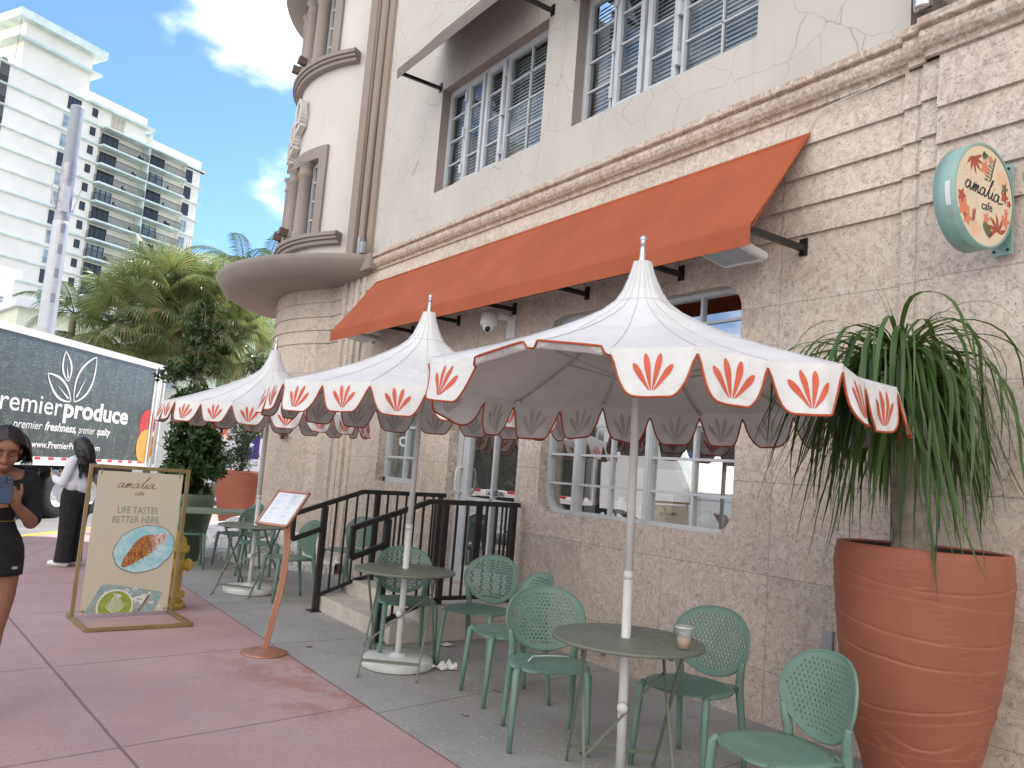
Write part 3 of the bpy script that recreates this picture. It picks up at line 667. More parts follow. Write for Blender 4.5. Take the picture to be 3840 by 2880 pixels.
def fixtures():
    for (y, lab) in ((3.72, 'white floodlight tucked under the right end of the orange awning'), (9.95, 'white floodlight tucked under the left end of the orange awning')):
        t = empty('floodlight', (4.27, y, 3.165), 0, lab, 'floodlight', 'floodlights under the orange awning')
        m = Matrix.Rotation(R(8), 4, 'Y'); mb = MB(); mb.box(-.22, .22, -.19, .19, -.03, .03, 0, m); mb.build('housing', PUREW, t, bevel=.02)
        mb = MB(); mb.box(-.18, .16, -.15, .15, -.036, -.031, 0, m); mb.build('lens', paint('lens', (.45, .47, .5), .2), t)
        mb = MB(); mb.box(.15, .33, -.05, .05, -.02, .05); mb.build('mount', METWH, t)
    t = empty('security_camera', (4.38, 6.88, 3.02), 0, 'white dome security camera on a wall arm below the awning', 'camera')
    mb = MB(); mb.box(.255, .27, -.10, .05, -.12, .12); mb.box(.05, .26, -.04, .03, .06, .11); mb.tube([(0, 0, .11), (.05, 0, .115), (.12, 0, .1)], .035, 12); mb.build('bracket', PUREW, t, bevel=.006)
    mb = MB(); mb.lathe([(0, .11), (.07, .105), (.085, .085), (.088, 0), (.085, -.03), (.02, -.04)], 24); mb.build('housing', PUREW, t)
    mb = MB(); mb.sphere((0, 0, -.04), .062, 16); mb.build('ball', PUREW, t)
    mb = MB(); mb.tube([(-.03, -.035, -.065), (-.05, -.055, -.085)], .026, 12); mb.build('lens', BLACK, t)
    t = MB(); t.box(WX-.022, WX-.001, 3.04, 3.105, .575, .695); tag(t.build('outlet_box', GREYM, bevel=.004), 'small grey metal outlet box low on the stone wall near the big planter', 'outlet')
    c = MB(); pts = [(WX-.03, 3.345, 4.02), (WX-.03, 3.33, 4.06), (WX-.03, 3.29, 4.12), (WX-.03, 3.22, 4.155), (WX-.03, 3.1, 4.165), (WX-.03, 2.83, 4.18), (WX-.03, 2.7, 4.19)]; c.tube(pts, .004, 6); tag(c.build('cable', METWH), 'pale cable running from the awning corner up to the cornice', 'cable')
    t = empty('wall_lantern', (4.52, 2.5, 4.72), 0, 'silver cylinder lamp fixed above the cornice at the top right', 'lamp')
    CH = paint('brushed_steel', (.62, .62, .60), .22, .9)
    mb = MB(); mb.lathe([(0, -.22), (.052, -.22), (.055, -.21), (.055, .3), (0, .3)], 20); mb.build('shade', CH, t); mb = MB(); mb.box(.04, .3, -.03, .03, -.1, .3); mb.build('bracket', CH, t)
    t = MB(); t.box(4.48, 4.56, 10.66, 10.73, 4.43, 4.72); t.box(4.44, 4.50, 10.45, 10.55, 4.43, 4.60); t.tube([(4.5, 10.62, 4.43), (4.5, 10.6, 4.55), (4.5, 10.5, 4.58)], .012, 6); tag(t.build('junction_boxes', GREYM, bevel=.005), 'grey electrical boxes standing on the round canopy beside the pilaster', 'electrical box')
    t = MB(); x, y = TC[0]+(TR+.05)*cos(R(-166)), TC[1]+(TR+.05)*sin(R(-166)); t.box(x-.05, x+.03, y-.10, y+.10, 1.83, 1.86); t.tube([(x-.02, y, 1.83), (x-.02, y, 1.77)], .03, 10); tag(t.build('wall_bracket', paint('bronze_fixture', (.12, .075, .055), .5)), 'small bronze bracket on the tower stone just under the farthest umbrella', 'bracket')
fixtures()
# ================================================================== signs and lettering
def catmull(pts, k=6):
    out = []; P = [Vector(p) for p in pts]; P = [P[0]*2-P[1]]+P+[P[-1]*2-P[-2]]
    for i in range(1, len(P)-2):
        a, b, c, d = P[i-1:i+3]
        for j in range(k):
            t = j/k; out.append(.5*((2*b)+(c-a)*t+(2*a-5*b+4*c-d)*t*t+(3*b-a-3*c+d)*t**3))
    out.append(P[-2]); return out
A_ = [(.85, .72), (.55, .95), (.15, .70), (.08, .25), (.38, .02), (.72, .35), (.92, .88), (.86, .35), (1.0, .03), (1.28, .22)]
def script_amalia():
    st = []; s = [(x, y) for x, y in A_]
    s += [(1.5, .75), (1.62, .9), (1.55, .3), (1.5, .0), (1.72, .6), (1.98, .9), (1.93, .35), (1.90, .02), (2.12, .62), (2.38, .9), (2.36, .35), (2.5, .03), (2.8, .25)]
    st.append(s); st.append([(2.75+x, y) for x, y in A_]+[(4.25, .7), (4.75, 1.8), (4.85, 2.25), (4.62, 1.9), (4.42, .8), (4.5, .08), (4.8, .12), (5.05, .6), (5.15, .88), (5.08, .3), (5.25, .02), (5.55, .3)])
    st.append([(5.3, 1.25), (5.36, 1.33)]); st.append([(5.45+x, y) for x, y in A_[:-1]]+[(6.6, .02), (7.3, .22)])
    return st
def strokes(m, sts, scale, w, mat, name, parent, shear=.25, th=.0008):
    mb = MB(); d = Vector((0, 0, th))
    for s in sts:
        p = catmull([(x+y*shear, y) for x, y in s]); p = [Vector((q.x*scale, q.y*scale, 0)) for q in p]
        vs = []
        for i, q in enumerate(p):
            t = (p[min(i+1, len(p)-1)]-p[max(i-1, 0)]); t = t.normalized() if t.length > 0 else Vector((1, 0, 0)); nrm = Vector((-t.y, t.x, 0)); ww = w*(.62+.38*abs(t.y))
            vs += [q+nrm*ww/2+d, q-nrm*ww/2+d]
        mb.add(vs, [(2*i, 2*i+1, 2*i+3, 2*i+2) for i in range(len(p)-1)])
    o = mb.build(name, mat, parent); o.data.transform(m); return o
INK = paint('sign_ink', (.035, .035, .04), .5)
def blob(mb, cx, cy, r, k=5, amp=.25, mi=0, rot=0, z=.0006, n=30, sx=1):
    mb.poly([(cx+sx*r*(1+amp*cos(k*2*pi*i/n+rot))*cos(2*pi*i/n), cy+r*(1+amp*cos(k*2*pi*i/n+rot))*sin(2*pi*i/n), z) for i in range(n)], mi)
def frond(mb, x, y, a, L_, mi=0, z=.0006, w=.12, curve=.5):
    n = 8; p = [];
    for i in range(n+1):
        t = i/n; aa = a+curve*t; p.append((x+L_*t*cos(aa), y+L_*t*sin(aa), w*L_*sin(pi*min(1, t*1.0+.03))))
    top = []; bot = []
    for i in range(n+1):
        j, k = min(i+1, n), max(i-1, 0); dx, dy = p[j][0]-p[k][0], p[j][1]-p[k][1]; l = hypot(dx, dy); top.append((p[i][0]-dy/l*p[i][2], p[i][1]+dx/l*p[i][2], z)); bot.append((p[i][0]+dy/l*p[i][2], p[i][1]-dx/l*p[i][2], z))
    mb.add(top+bot, [(i, i+1, n+2+i, n+1+i) for i in range(n)], mi)
def blade_sign():
    t = empty('blade_sign', (4.265, 2.06, 3.135), R(-7), 'round cafe sign in a pale green drum hanging from the stone pier, with tropical flowers', 'sign')
    G = paint('seafoam_enamel', (.27, .43, .39), .35, var=.04); CR = paint('sign_cream', (.74, .62, .45), .55, var=.02)
    r = .280; Rm = Matrix.Rotation(R(90), 4, 'X') @ Matrix.Diagonal((.9, 1, 1, 1))   # drum axis along y
    mb = MB(); mb.lathe([(r-.012, .06), (r, .062), (r, -.06), (r-.012, -.062)], 64, m=Rm)
    mb.lathe([(r+.001, .022), (r+.0015, .02)], 64, m=Rm); mb.build('drum', G, t)
    mb = MB(); mb.lathe([(0, -.052), (r-.012, -.052)], 64, m=Rm); mb.build('back_face', CR, t)
    FM = frame((0, -.056, 0), (1, 0, 0), (0, 0, 1)) @ Matrix.Diagonal((.9, 1, 1, 1))
    mb = MB(); mb.poly([((r-.010)*cos(2*pi*i/64), (r-.010)*sin(2*pi*i/64), 0) for i in range(64)]); f = mb.build('face', CR, t); f.data.transform(FM)
    cols = [paint('print_coral', (.72, .24, .13), .6, var=.03), paint('print_rust', (.42, .095, .05), .6, var=.03), paint('print_olive', (.15, .15, .08), .6, var=.03), paint('print_peach', (.80, .50, .32), .6, var=.03)]
    mb = MB()
    for i in range(6): frond(mb, -.10, .19, R(200+i*32), .10-.006*abs(i-2), 1, curve=.35)
    for i in range(6): frond(mb, .12, -.17, R(-10+i*40), .10, 1, curve=.5)
    for i in range(7): frond(mb, .035+.008*i, .085+.018*i, R(150-i*4), .045, 2, w=.15); frond(mb, .035+.008*i, .085+.018*i, R(15+i*4), .045, 2, w=.15)
    for x, y, q, c in ((.0, .15, .035, 0), (.055, .205, .02, 0), (.19, .03, .03, 1), (-.19, -.10, .045, 0), (-.155, -.15, .032, 0), (.02, -.12, .026, 0), (.20, -.10, .034, 0), (.21, -.05, .02, 0), (-.21, -.04, .03, 1), (.19, .075, .026, 2), (.235, .0, .018, 1)): blob(mb, x, y, q, 5, .28, c, z=.0008)
    blob(mb, .165, .115, .05, 2, .15, 3, R(90)); blob(mb, .03, -.175, .038, 2, .25, 2, R(90)); blob(mb, -.08, -.19, .045, 3, .15, 3)
    for i in range(7): frond(mb, -.10+.002*i, -.165+.010*i, R(125), .028, 1, w=.16); frond(mb, -.10+.002*i, -.165+.010*i, R(50), .028, 1, w=.16)
    for i in range(9): frond(mb, -.01, .24, R(235+i*10), .055, 2, w=.07)
    for a in range(5):
        for b in range(6): frond(mb, -.19+.028*a, .12-.022*b-.014*a, R(-80), .010, 2, w=.14)
    for a in range(4): frond(mb, -.205+.02*a, -.01-.012*(a % 3), R(-80), .010, 2, w=.14)
    p = mb.build('flower_print', cols, f); p.data.transform(FM)
    strokes(FM @ Matrix.Translation((-.185, .01, .0012)) @ Matrix.Rotation(R(-5), 4, 'Z'), script_amalia(), .049, .0100, INK, 'lettering', f, .18)
    text('cafe', .066, INK, FM @ Matrix.Translation((-.03, -.075, .0012)), f, 'lettering')
    mb = MB(); mb.box(.245, .255, -.055, .055, -.26, .24); mb.build('wall_plate', G, t)
    for z in (.09, -.13): mb = MB(); mb.box(.17, .245, -.03, .03, z-.022, z+.022); mb.build('arm', G, t)
    for y, z in ((-.035, .215), (.04, -.235), (-.035, -.235)): mb = MB(); mb.tube([(.246, y, z), (.238, y, z)], .007, 8); mb.build('bolt', BLACK, t)
    for d0, d1, m_, in ((-14, 12, paint('paper_white', (.70, .71, .72), .5, var=.02)), (13.5, 24, paint('sticker_grey', (.40, .42, .42), .5, var=.1))):
        mb = MB(); q = [(.9*(r+.0025)*cos(R(188+d0+(d1-d0)*k/6)), y, (r+.0025)*sin(R(188+d0+(d1-d0)*k/6))) for k in range(7) for y in (-.035, -.008)]; mb.add(q, [(2*k, 2*k+1, 2*k+3, 2*k+2) for k in range(6)]); mb.build('sticker', m_, t)
blade_sign()
def poster_stand():
    x0, y0 = 1.088, 7.80; a = atan2(.071, .806); M_ = Matrix.Translation((x0, y0, 0)) @ Matrix.Rotation(a, 4, 'Z')
    t = empty('poster_stand', (x0, y0, 0), a, 'gold framed pavement poster stand showing a croissant and a green latte', 'sign')
    w = .79; h = 1.285
    mb = MB()
    for p, q in (((-.03, 0, 0.01), (-.03, 0, h)), ((w, 0, .01), (w, 0, h))): mb.bar(p, q, .03, .03)
    mb.bar((-.045, 0, h+.012), (w+.015, 0, h+.012), .03, .03); mb.build('frame', GOLD, t, bevel=.002)
    mb = MB()
    for x in (-.03, w): mb.bar((x, -.53, .018), (x, .14, .018), .03, .03)
    mb.bar((-.03, -.53, .018), (w, -.53, .018), .03, .028); mb.build('foot', GOLD, t, bevel=.002)
    # hanging board, leaning very slightly
    BR = paint('poster_paper', (.62, .545, .42), .45, var=.02, scale=1.2); bw = .715; bh = 1.215; bz = .045
    mb = MB(); mb.box(.03, .03+bw, -.006, .002, bz, bz+bh); b = mb.build('board', BR, t)
    FM = frame((.03, -.0065, bz), (1, 0, 0), (0, 0, 1))
    for x in (.055, .715):
        mb = MB()
        for zz in (bz+bh-.03, ): mb.tube([(x, -.012, zz), (x, .0, zz+.05), (x, 0, h+.03), (x, .02, h+.01), (x, .012, zz)], .004, 6)
        mb.build('hanging_tie', paint('cord', (.30, .25, .18), .8), t)
        mb = MB(); mb.tube([((x-.03 if x < .3 else x+.03), -.012, bz+.02), (x, -.014, bz+.03), (x, -.006, bz+.01)], .004, 6); mb.build('wire', paint('cord', (.30, .25, .18), .8), t)
    bl = [paint('poster_glow', (.50, .33, .12), .45, var=.05), paint('poster_glow_soft', (.60, .46, .25), .45, var=.05)]
    TX = paint('poster_text', (.20, .27, .26), .5, var=.03); BRN = paint('poster_brown', (.26, .14, .075), .5)
    strokes(FM @ Matrix.Translation((.16, 1.075, .0006)), script_amalia(), .046, .0062, BRN, 'lettering', b, .45)
    text('cafe', .052, BRN, FM @ Matrix.Translation((.355, 1.015, .0006)), b, 'lettering', align='CENTER')
    text('LIFE TASTES', .085, TX, FM @ Matrix.Translation((.36, .855, .0006)), b, 'lettering', align='CENTER', fit=.335, off=-.0006)
    text('BETTER HERE.', .085, TX, FM @ Matrix.Translation((.36, .772, .0006)), b, 'lettering', align='CENTER', fit=.40, off=-.0006)
    # plate and croissant print
    g = NT('print_plate'); p = g.obj(); c = g.mix(g.rng(g.noise(9, 6, .7, p), .4, .65), (.33, .60, .64), (.56, .76, .78)); g.col(c); g.rough(.4)
    cr = NT('print_croissant'); p = cr.obj(); n1 = cr.noise(30, 6, .75, p, 1.5); c = cr.mix(cr.rng(n1, .35, .65), (.20, .045, .012), (.62, .26, .07)); sx = cr.n('SeparateXYZ'); cr.l(p, sx.inputs[0])
    sug = cr.math('MULTIPLY', cr.rng(sx.outputs[0], .50, .60), cr.rng(cr.noise(90, 4, .7, p), .42, .55)); c = cr.mix(sug, c, (.80, .73, .66)); cr.col(c); cr.rough(.4)
    mat = [bl[0], g.m, cr.m, paint('print_white', (.78, .76, .68), .45, var=.03), paint('print_matcha', (.33, .40, .06), .45, var=.12, scale=30), paint('print_tile', (.34, .44, .42), .45, var=.12, scale=20), paint('print_navy', (.16, .24, .26), .45), BRN, paint('print_brown_cup', (.52, .40, .28), .45), paint('print_crust_dark', (.27, .085, .03), .4, var=.3, scale=60), paint('print_crust_light', (.62, .30, .11), .4, var=.3, scale=60)]
    def smooth_glow(cx, cy, r, sx): pass
    mb = MB(); H_ = bh
    def E(cx, cy, rx, ry, rot, mi, z, wob=0, n=48, k=9):
        pts = []
        for i in range(n):
            q = 2*pi*i/n; rr = 1+wob*sin(k*q+1)+wob*.6*sin(k*1.7*q); x, y = rx*rr*cos(q), ry*rr*sin(q); pts.append((min(bw, max(0, cx+x*cos(rot)-y*sin(rot))), max(0.0, cy+x*sin(rot)+y*cos(rot)), z))
        mb.poly(pts, mi)
    gl = MB()
    E(.455, .545, .262, .205, R(18), 7, .0012, .012); E(.455, .547, .255, .198, R(18), 1, .0016, .012)
    # croissant body
    cpts = [(.275, .405), (.30, .385), (.36, .41), (.43, .455), (.50, .50), (.57, .56), (.62, .62), (.645, .68), (.63, .695), (.56, .675), (.48, .67), (.42, .65), (.37, .60), (.33, .53), (.295, .47)]
    mb.poly([(x, y, .0024) for x, y in [tuple(v) for v in catmull([(a, b, 0) for a, b in cpts+[cpts[0]]], 3)][:-1] for x, y in [(x, y)]] if False else [(v.x, v.y, .0024) for v in catmull([(a, b, 0) for a, b in cpts+[cpts[0]]], 3)[:-1]], 2)
    # folds of the pastry, dusted end, glow beside the plate
    for i in range(9):
        f = i/8; x = .30+.30*f; y = .43+.21*f; w_ = .045+.05*sin(pi*min(1, f+.15)); frond(mb, x+w_*.55, y-w_*.75, R(122), w_*1.7, 9 if i % 2 else 10, .0028, .035, curve=-.35)
    # tile cloth, cup, latte
    mb.poly([(.03, 0, .001), (.14, .235, .001), (.20, .245, .001), (.66, .165, .001), (.60, 0, .001)], 5)
    for i in range(26):
        x, y = .15+.5*random.random(), .02+.20*random.random()
        if y < .235-.12*(x-.15) and y < (x-.03)*2: blob(mb, x, y, .010+.008*random.random(), 4, .5, 3, random.random()*6, .0014, 12)
    E(.27, .045, .165, .15, 0, 8, .0018); E(.27, .055, .150, .145, 0, 3, .0022); E(.27, .055, .136, .13, 0, 4, .0026)
    mb.poly([(.40, .12, .002), (.50, .15, .002), (.53, .11, .002), (.50, .06, .002), (.47, .07, .002), (.49, .11, .002), (.46, .12, .002), (.40, .09, .002)], 3)
    mb.poly([(.46, .0, .0024), (.475, 0, .0024), (.55, .13, .0024), (.545, .15, .0024), (.53, .14, .0024)], 7)
    for i in range(7):
        for s in (-1, 1): frond(mb, .27+.0*s, .0+.019*i, R(90-s*(70-i*5)), .115-.011*i, 3, .0032, w=.045, curve=s*.45)
    frond(mb, .268, 0, R(90), .13, 3, .0034, w=.03, curve=0); blob(mb, .285, .145, .020, 2, .3, 3, .5, .0034); frond(mb, .27, .125, R(60), .05, 3, .0034, w=.2, curve=1.2)
    pr = mb.build('food_print', mat, b); pr.data.transform(FM)
poster_stand()
def menu_stand():
    t = empty('menu_stand', (2.2, 6.25, 0), 0, 'copper menu stand with a bowed post and a tilted framed menu', 'menu stand')
    mb = MB(); mb.lathe([(0, .0), (.172, 0), (.175, .008), (.168, .014), (.06, .045), (.045, .05), (0, .05)], 40); mb.build('base', COPPER, t)
    # direction to the right in view
    rv = Vector((cos(R(19)), -sin(R(19)), 0))
    P_ = [Vector((0, 0, .04))+rv*(.0), Vector((0, 0, .25))+rv*.035, Vector((0, 0, .5))+rv*.072, Vector((0, 0, .75))+rv*.085, Vector((0, 0, .96))+rv*.07, Vector((0, 0, 1.02))+rv*.06]
    c = catmull(P_, 5); mb = MB()
    fv = Vector((rv.y, -rv.x, 0)); sec = ((-.025, -.009), (-.021, -.013), (-.006, -.013), (-.004, -.010), (.004, -.010), (.006, -.013), (.021, -.013), (.025, -.009), (.025, .010), (-.025, .010)); m_ = len(sec)
    mb.add([q+rv*u+Vector((-rv.y, rv.x, 0))*w for q in c for u, w in sec], [(i*m_+j, i*m_+(j+1) % m_, (i+1)*m_+(j+1) % m_, (i+1)*m_+j) for i in range(len(c)-1) for j in range(m_)], 0, False)
    mb.build('post', COPPER, t)
    # board: bottom edge centre ~ (0,0,.975)
    bx = Vector((.43, -.90, 0)).normalized(); up = Vector((.18, .086, .25)); C_ = Vector((.003, -.06, 1.105)); m = frame(C_, bx, up-bx*up.dot(bx))
    w, h = .16, .158
    mb = MB()
    for a, b in (((-w, -h), (w, -h)), ((w, -h), (w, h)), ((w, h), (-w, h)), ((-w, h), (-w, -h))):
        p = Vector((*a, 0)); q = Vector((*b, 0)); d = (q-p).normalized()*.009; mb.bar(m @ (p-d), m @ (q+d), .018, .018, up=m.to_3x3() @ Vector((0, 0, 1)))
    mb.build('frame', COPPER, t)
    mb = MB(); mb.box(-w, w, -h, h, -.006, 0, 0, m); mb.build('backing', COPPER, t)
    mb = MB(); mb.poly([m @ Vector(p) for p in ((-w+.012, -h+.012, .002), (w-.012, -h+.012, .002), (w-.012, h-.012, .002), (-w+.012, h-.012, .002))]); pg = mb.build('menu_page', paint('menu_paper', (.74, .78, .83), .35, var=.02), t)
    mb = MB(); random.seed(5)
    for cx in (-.12, .02):
        y = .125
        while y > -.135:
            L_ = .045+.045*random.random(); mb.poly([m @ Vector(p) for p in ((cx, y, .0026), (cx+L_, y, .0026), (cx+L_, y+.0022, .0026), (cx, y+.0022, .0026))]); y -= .0085 if random.random() < .8 else .022
    mb.build('menu_text', paint('menu_print', (.42, .45, .48), .6), pg)
menu_stand()
# ================================================================== umbrellas
def flap(P0, P1, out, depth=.178, curl=0, seed=0):
    """one scalloped valance flap between rim points P0,P1; returns (cloth, motif, binding) MBs"""
    rnd = random.Random(seed); n, k = 22, 7; ax = (P1-P0); w = ax.length; axn = ax.normalized(); dn = Vector((0, 0, -1)); o = Vector(out).normalized()
    ph = rnd.random()*6; sw = rnd.uniform(-.012, .02)
    def D(s):
        q = min(1, max(0, min(s, 1-s)-.018)/.29); return .034+(depth-.034)*(1-(1-q)**2.3)-.004*abs(2*s-1)
    def pt(s, z, off=0):
        p = P0+ax*s+dn*z
        bulge = .016*sin(pi*s)*min(1, z/.08)+sw*(z/.17)**2+.010*sin(7*s+ph)*(z/.17)+.005*sin(19*s+2*ph)*(z/.17)
        if curl:
            a = min(z, curl)/curl*pi*1.0; p = P0+ax*s+dn*(.030*sin(a)*1.2)+o*(.026*(1-cos(a))*.6); bulge = 0
        return p+o*(bulge+.012*(z/.17)+off)
    cl = MB(); vs = [pt(i/n, D(i/n)*j/k) for i in range(n+1) for j in range(k+1)]
    cl.add(vs, [(i*(k+1)+j, (i+1)*(k+1)+j, (i+1)*(k+1)+j+1, i*(k+1)+j+1) for i in range(n) for j in range(k)], 0, True)
    bd = MB(); bd.tube([pt(i/24, D(i/24)) for i in range(25)], .0052, 6)
    mo = MB()
    if not curl:
        for a, L_, x in ((-33, .130, -.014), (-10.5, .150, -.005), (11, .150, .005), (35, .126, .014)):
            for side, mi in ((1, 0), (-1, 1)):
                top = []; bot = []; m_ = 11
                for i in range(m_+1):
                    t = i/m_; r_ = .006+L_*t; hw = .0014+.0116*(t/.68)**.85 if t < .68 else .0130*max(0, 1-((t-.68)/.33)**2)**.5; ca, sa = sin(R(a)), cos(R(a))
                    for lst, sg in ((top, 1), (bot, -1)):
                        xx = x*.4+ca*r_+sa*hw*sg; zz = (depth-.022)-(sa*r_-ca*hw*sg); lst.append(pt(.5+xx/w, max(.012, zz), side*.0022))
                mo.add(top+bot, [(i, i+1, m_+2+i, m_+1+i) for i in range(m_)], mi)
    return cl, mo, bd
def umbrella(loc, rim, apex, label, folded=(), with_base=True, lean=(0, 0), zc=1.985):
    """rim: list of 20 points relative to loc (alternating rib corner / seam)"""
    t = empty('patio_umbrella', loc, 0, label, 'umbrella', 'white umbrellas with coral flower scallops')
    ax = Vector((lean[0], lean[1], 1)); c0 = Vector((0, 0, 0))
    def axis(z): return Vector((lean[0]*z, lean[1]*z, z))
    mb = MB(); mb.tube([axis(.002), axis(1.02)], .0240, 16); mb.tube([axis(1.02), axis(1.06)], .0255, 16); mb.tube([axis(1.05), axis(2.62)], .0215, 16)
    mb.tube([axis(1.98), axis(2.04)], .033, 12); mb.build('pole', METWH, t)
    mb = MB(); k_ = axis(.40); mb.tube([k_+Vector((-.035, -.02, 0)), k_+Vector((.035, .02, 0))], .018, 12)
    mb.tube([k_+Vector((-.03, -.03, 0)), k_+Vector((-.05, -.05, 0))], .026, 14); mb.build('knob', METWH, t)
    if with_base:
        mb = MB(); mb.lathe([(0, .005), (.262, .005), (.27, .015), (.268, .06), (.258, .072), (.10, .078), (.06, .085), (.05, .10), (.024, .105)], 44); mb.build('base', METWH, t)
    pr = [(1.0, 0), (.86, .060), (.70, .135), (.54, .218), (.40, .30), (.28, .378), (.19, .445), (.125, .515), (.092, .58), (.066, .66), (.050, .72), (.040, .775)]
    hub = axis(zc); H_ = apex-zc; vs = []; n = 20; mult = 2; rows = []
    for f, z in pr:
        row = []
        for i in range(n*mult):
            a = rim[i//mult]; b = rim[(i//mult+1) % n]; q = (i % mult)/mult; p = Vector(a)*(1-q)+Vector(b)*q
            rr = Vector(p)-hub
            seam = (1 if i % mult == 0 else 0)
            zz = rr.z*f**1.2+z*H_/.775+axis(0).z
            sag = 0 if i % (2*mult) == 0 else (-.010*sin(pi*f) if f > .3 else 0)
            if f < .18: zz += 0
            row.append(hub+Vector((rr.x*f+lean[0]*(z), rr.y*f+lean[1]*z, zz+sag)))
        rows.append(row)
    mb = MB(); N_ = n*mult; flat = [v for r_ in rows for v in r_]; mb.add(flat, [(i*N_+j, i*N_+(j+1) % N_, (i+1)*N_+(j+1) % N_, (i+1)*N_+j) for i in range(len(rows)-1) for j in range(N_)], 0, True)
    cano = mb.build('canopy', CANV, t)
    mb = MB()
    for i in range(0, n):
        w_ = .0022; pts = [rows[k][i*mult]+Vector((0, 0, .002)) for k in range(len(rows))]; mb.tube(pts, .0020, 4)
    ring = rows[7]; mb.tube([v+(v-axis(v.z))*.012 for v in ring], .0028, 4, closed=True)
    mb.build('seam', paint('canvas_seam', (.60, .61, .63), .85, var=.05), cano)
    top = axis(apex-.02); mb = MB(); d = ax.normalized(); mt = frame(top, Vector((1, 0, 0))-d*d.x, d.cross(Vector((1, 0, 0))) if False else Vector((0, 1, 0))-d*d.y)
    mb.lathe([(.020, -.03), (.019, .02), (.013, .09), (.010, .118), (.0165, .122), (.0165, .127), (.010, .131), (.016, .142), (.0175, .152), (.012, .164), (0, .168)], 16, m=mt); mb.build('finial', paint('finial_metal', (.62, .63, .65), .28, .75, var=.05), t)
    RB = paint('rib_paint', (.50, .49, .48), .5, var=.05)
    for i in range(0, n, 2):
        mb = MB(); a = Vector(rim[i]); dirc = (a-hub); 
        pts = [rows[k][i*mult]+Vector((0, 0, -.018)) for k in range(0, 7)]; pts[0] = a+Vector((0, 0, -.006))-dirc.normalized()*.01
        mb.tube(pts+[axis(zc+.40)], .0055, 6); rb = mb.build('rib', RB, t)
        mb = MB(); mb.tube([pts[0]+dirc.normalized()*.008, pts[0]-dirc.normalized()*.035], .012, 8); mb.build('rib_tip', METWH, rb)
        mb = MB(); mb.tube([axis(zc+.02), pts[3]], .0045, 6); mb.build('strut', RB, rb)
    for i in range(n):
        a, b = Vector(rim[i]), Vector(rim[(i+1) % n]); o = (a+b)/2-hub; o.z = 0
        cl, mo, bd = flap(a, b, o, .205+random.Random(i).uniform(-.008, .008), .085 if i in folded else 0, i)
        f = cl.build('valance_flap', CANV, t); bd.build('binding', BIND, f)
        if i not in folded: mo.build('flower_motif', [MOTIF, GHOST], f)
    return t
def ring(cx, cy, zc, r, ph, rs=.975): return [(cx+r*(1 if i % 2 == 0 else rs)*cos(ph+i*pi/10), cy+r*(1 if i % 2 == 0 else rs)*sin(ph+i*pi/10), zc-(0 if i % 2 == 0 else .006)) for i in range(20)]
NEARRIM = [(-1.019, 0.482, 2.051), (-0.974, 0.104, 2.02), (-0.934, -0.29, 2.078), (-0.796, -0.628, 2.041), (-0.636, -0.946, 2.046), (-0.408, -1.096, 2.014), (-0.13, -1.235, 2.028), (0.15, -1.155, 2.001), (0.476, -1.109, 2.017), (0.767, -0.963, 2.012), (1.0, -0.731, 2.0), (1.06, -0.358, 1.981), (1.145, -0.088, 2.003), (1.052, 0.214, 1.983), (0.943, 0.463, 1.98), (0.691, 0.649, 1.96), (0.413, 0.788, 1.992), (0.085, 0.801, 1.935), (-0.273, 0.782, 1.921), (-0.579, 0.62, 1.907)]
umbrella((2.956, 3.085, 0), NEARRIM, 2.68, 'nearest white umbrella, its pole through the right-hand table with the iced coffee', with_base=False, folded=(1, 2), lean=(-.0127, .0127), zc=2.0)
umbrella((3.0, 5.6, 0), ring(0, 0, 2.02, 1.18, 2.68), 2.72, 'middle white umbrella, on a round base beside the entrance steps', zc=2.02)
umbrella((2.92, 9.0, 0), ring(0, 0, 1.99, 1.12, 2.82), 2.68, 'farthest white umbrella, beside the menu stand and the stone tower', zc=1.99)
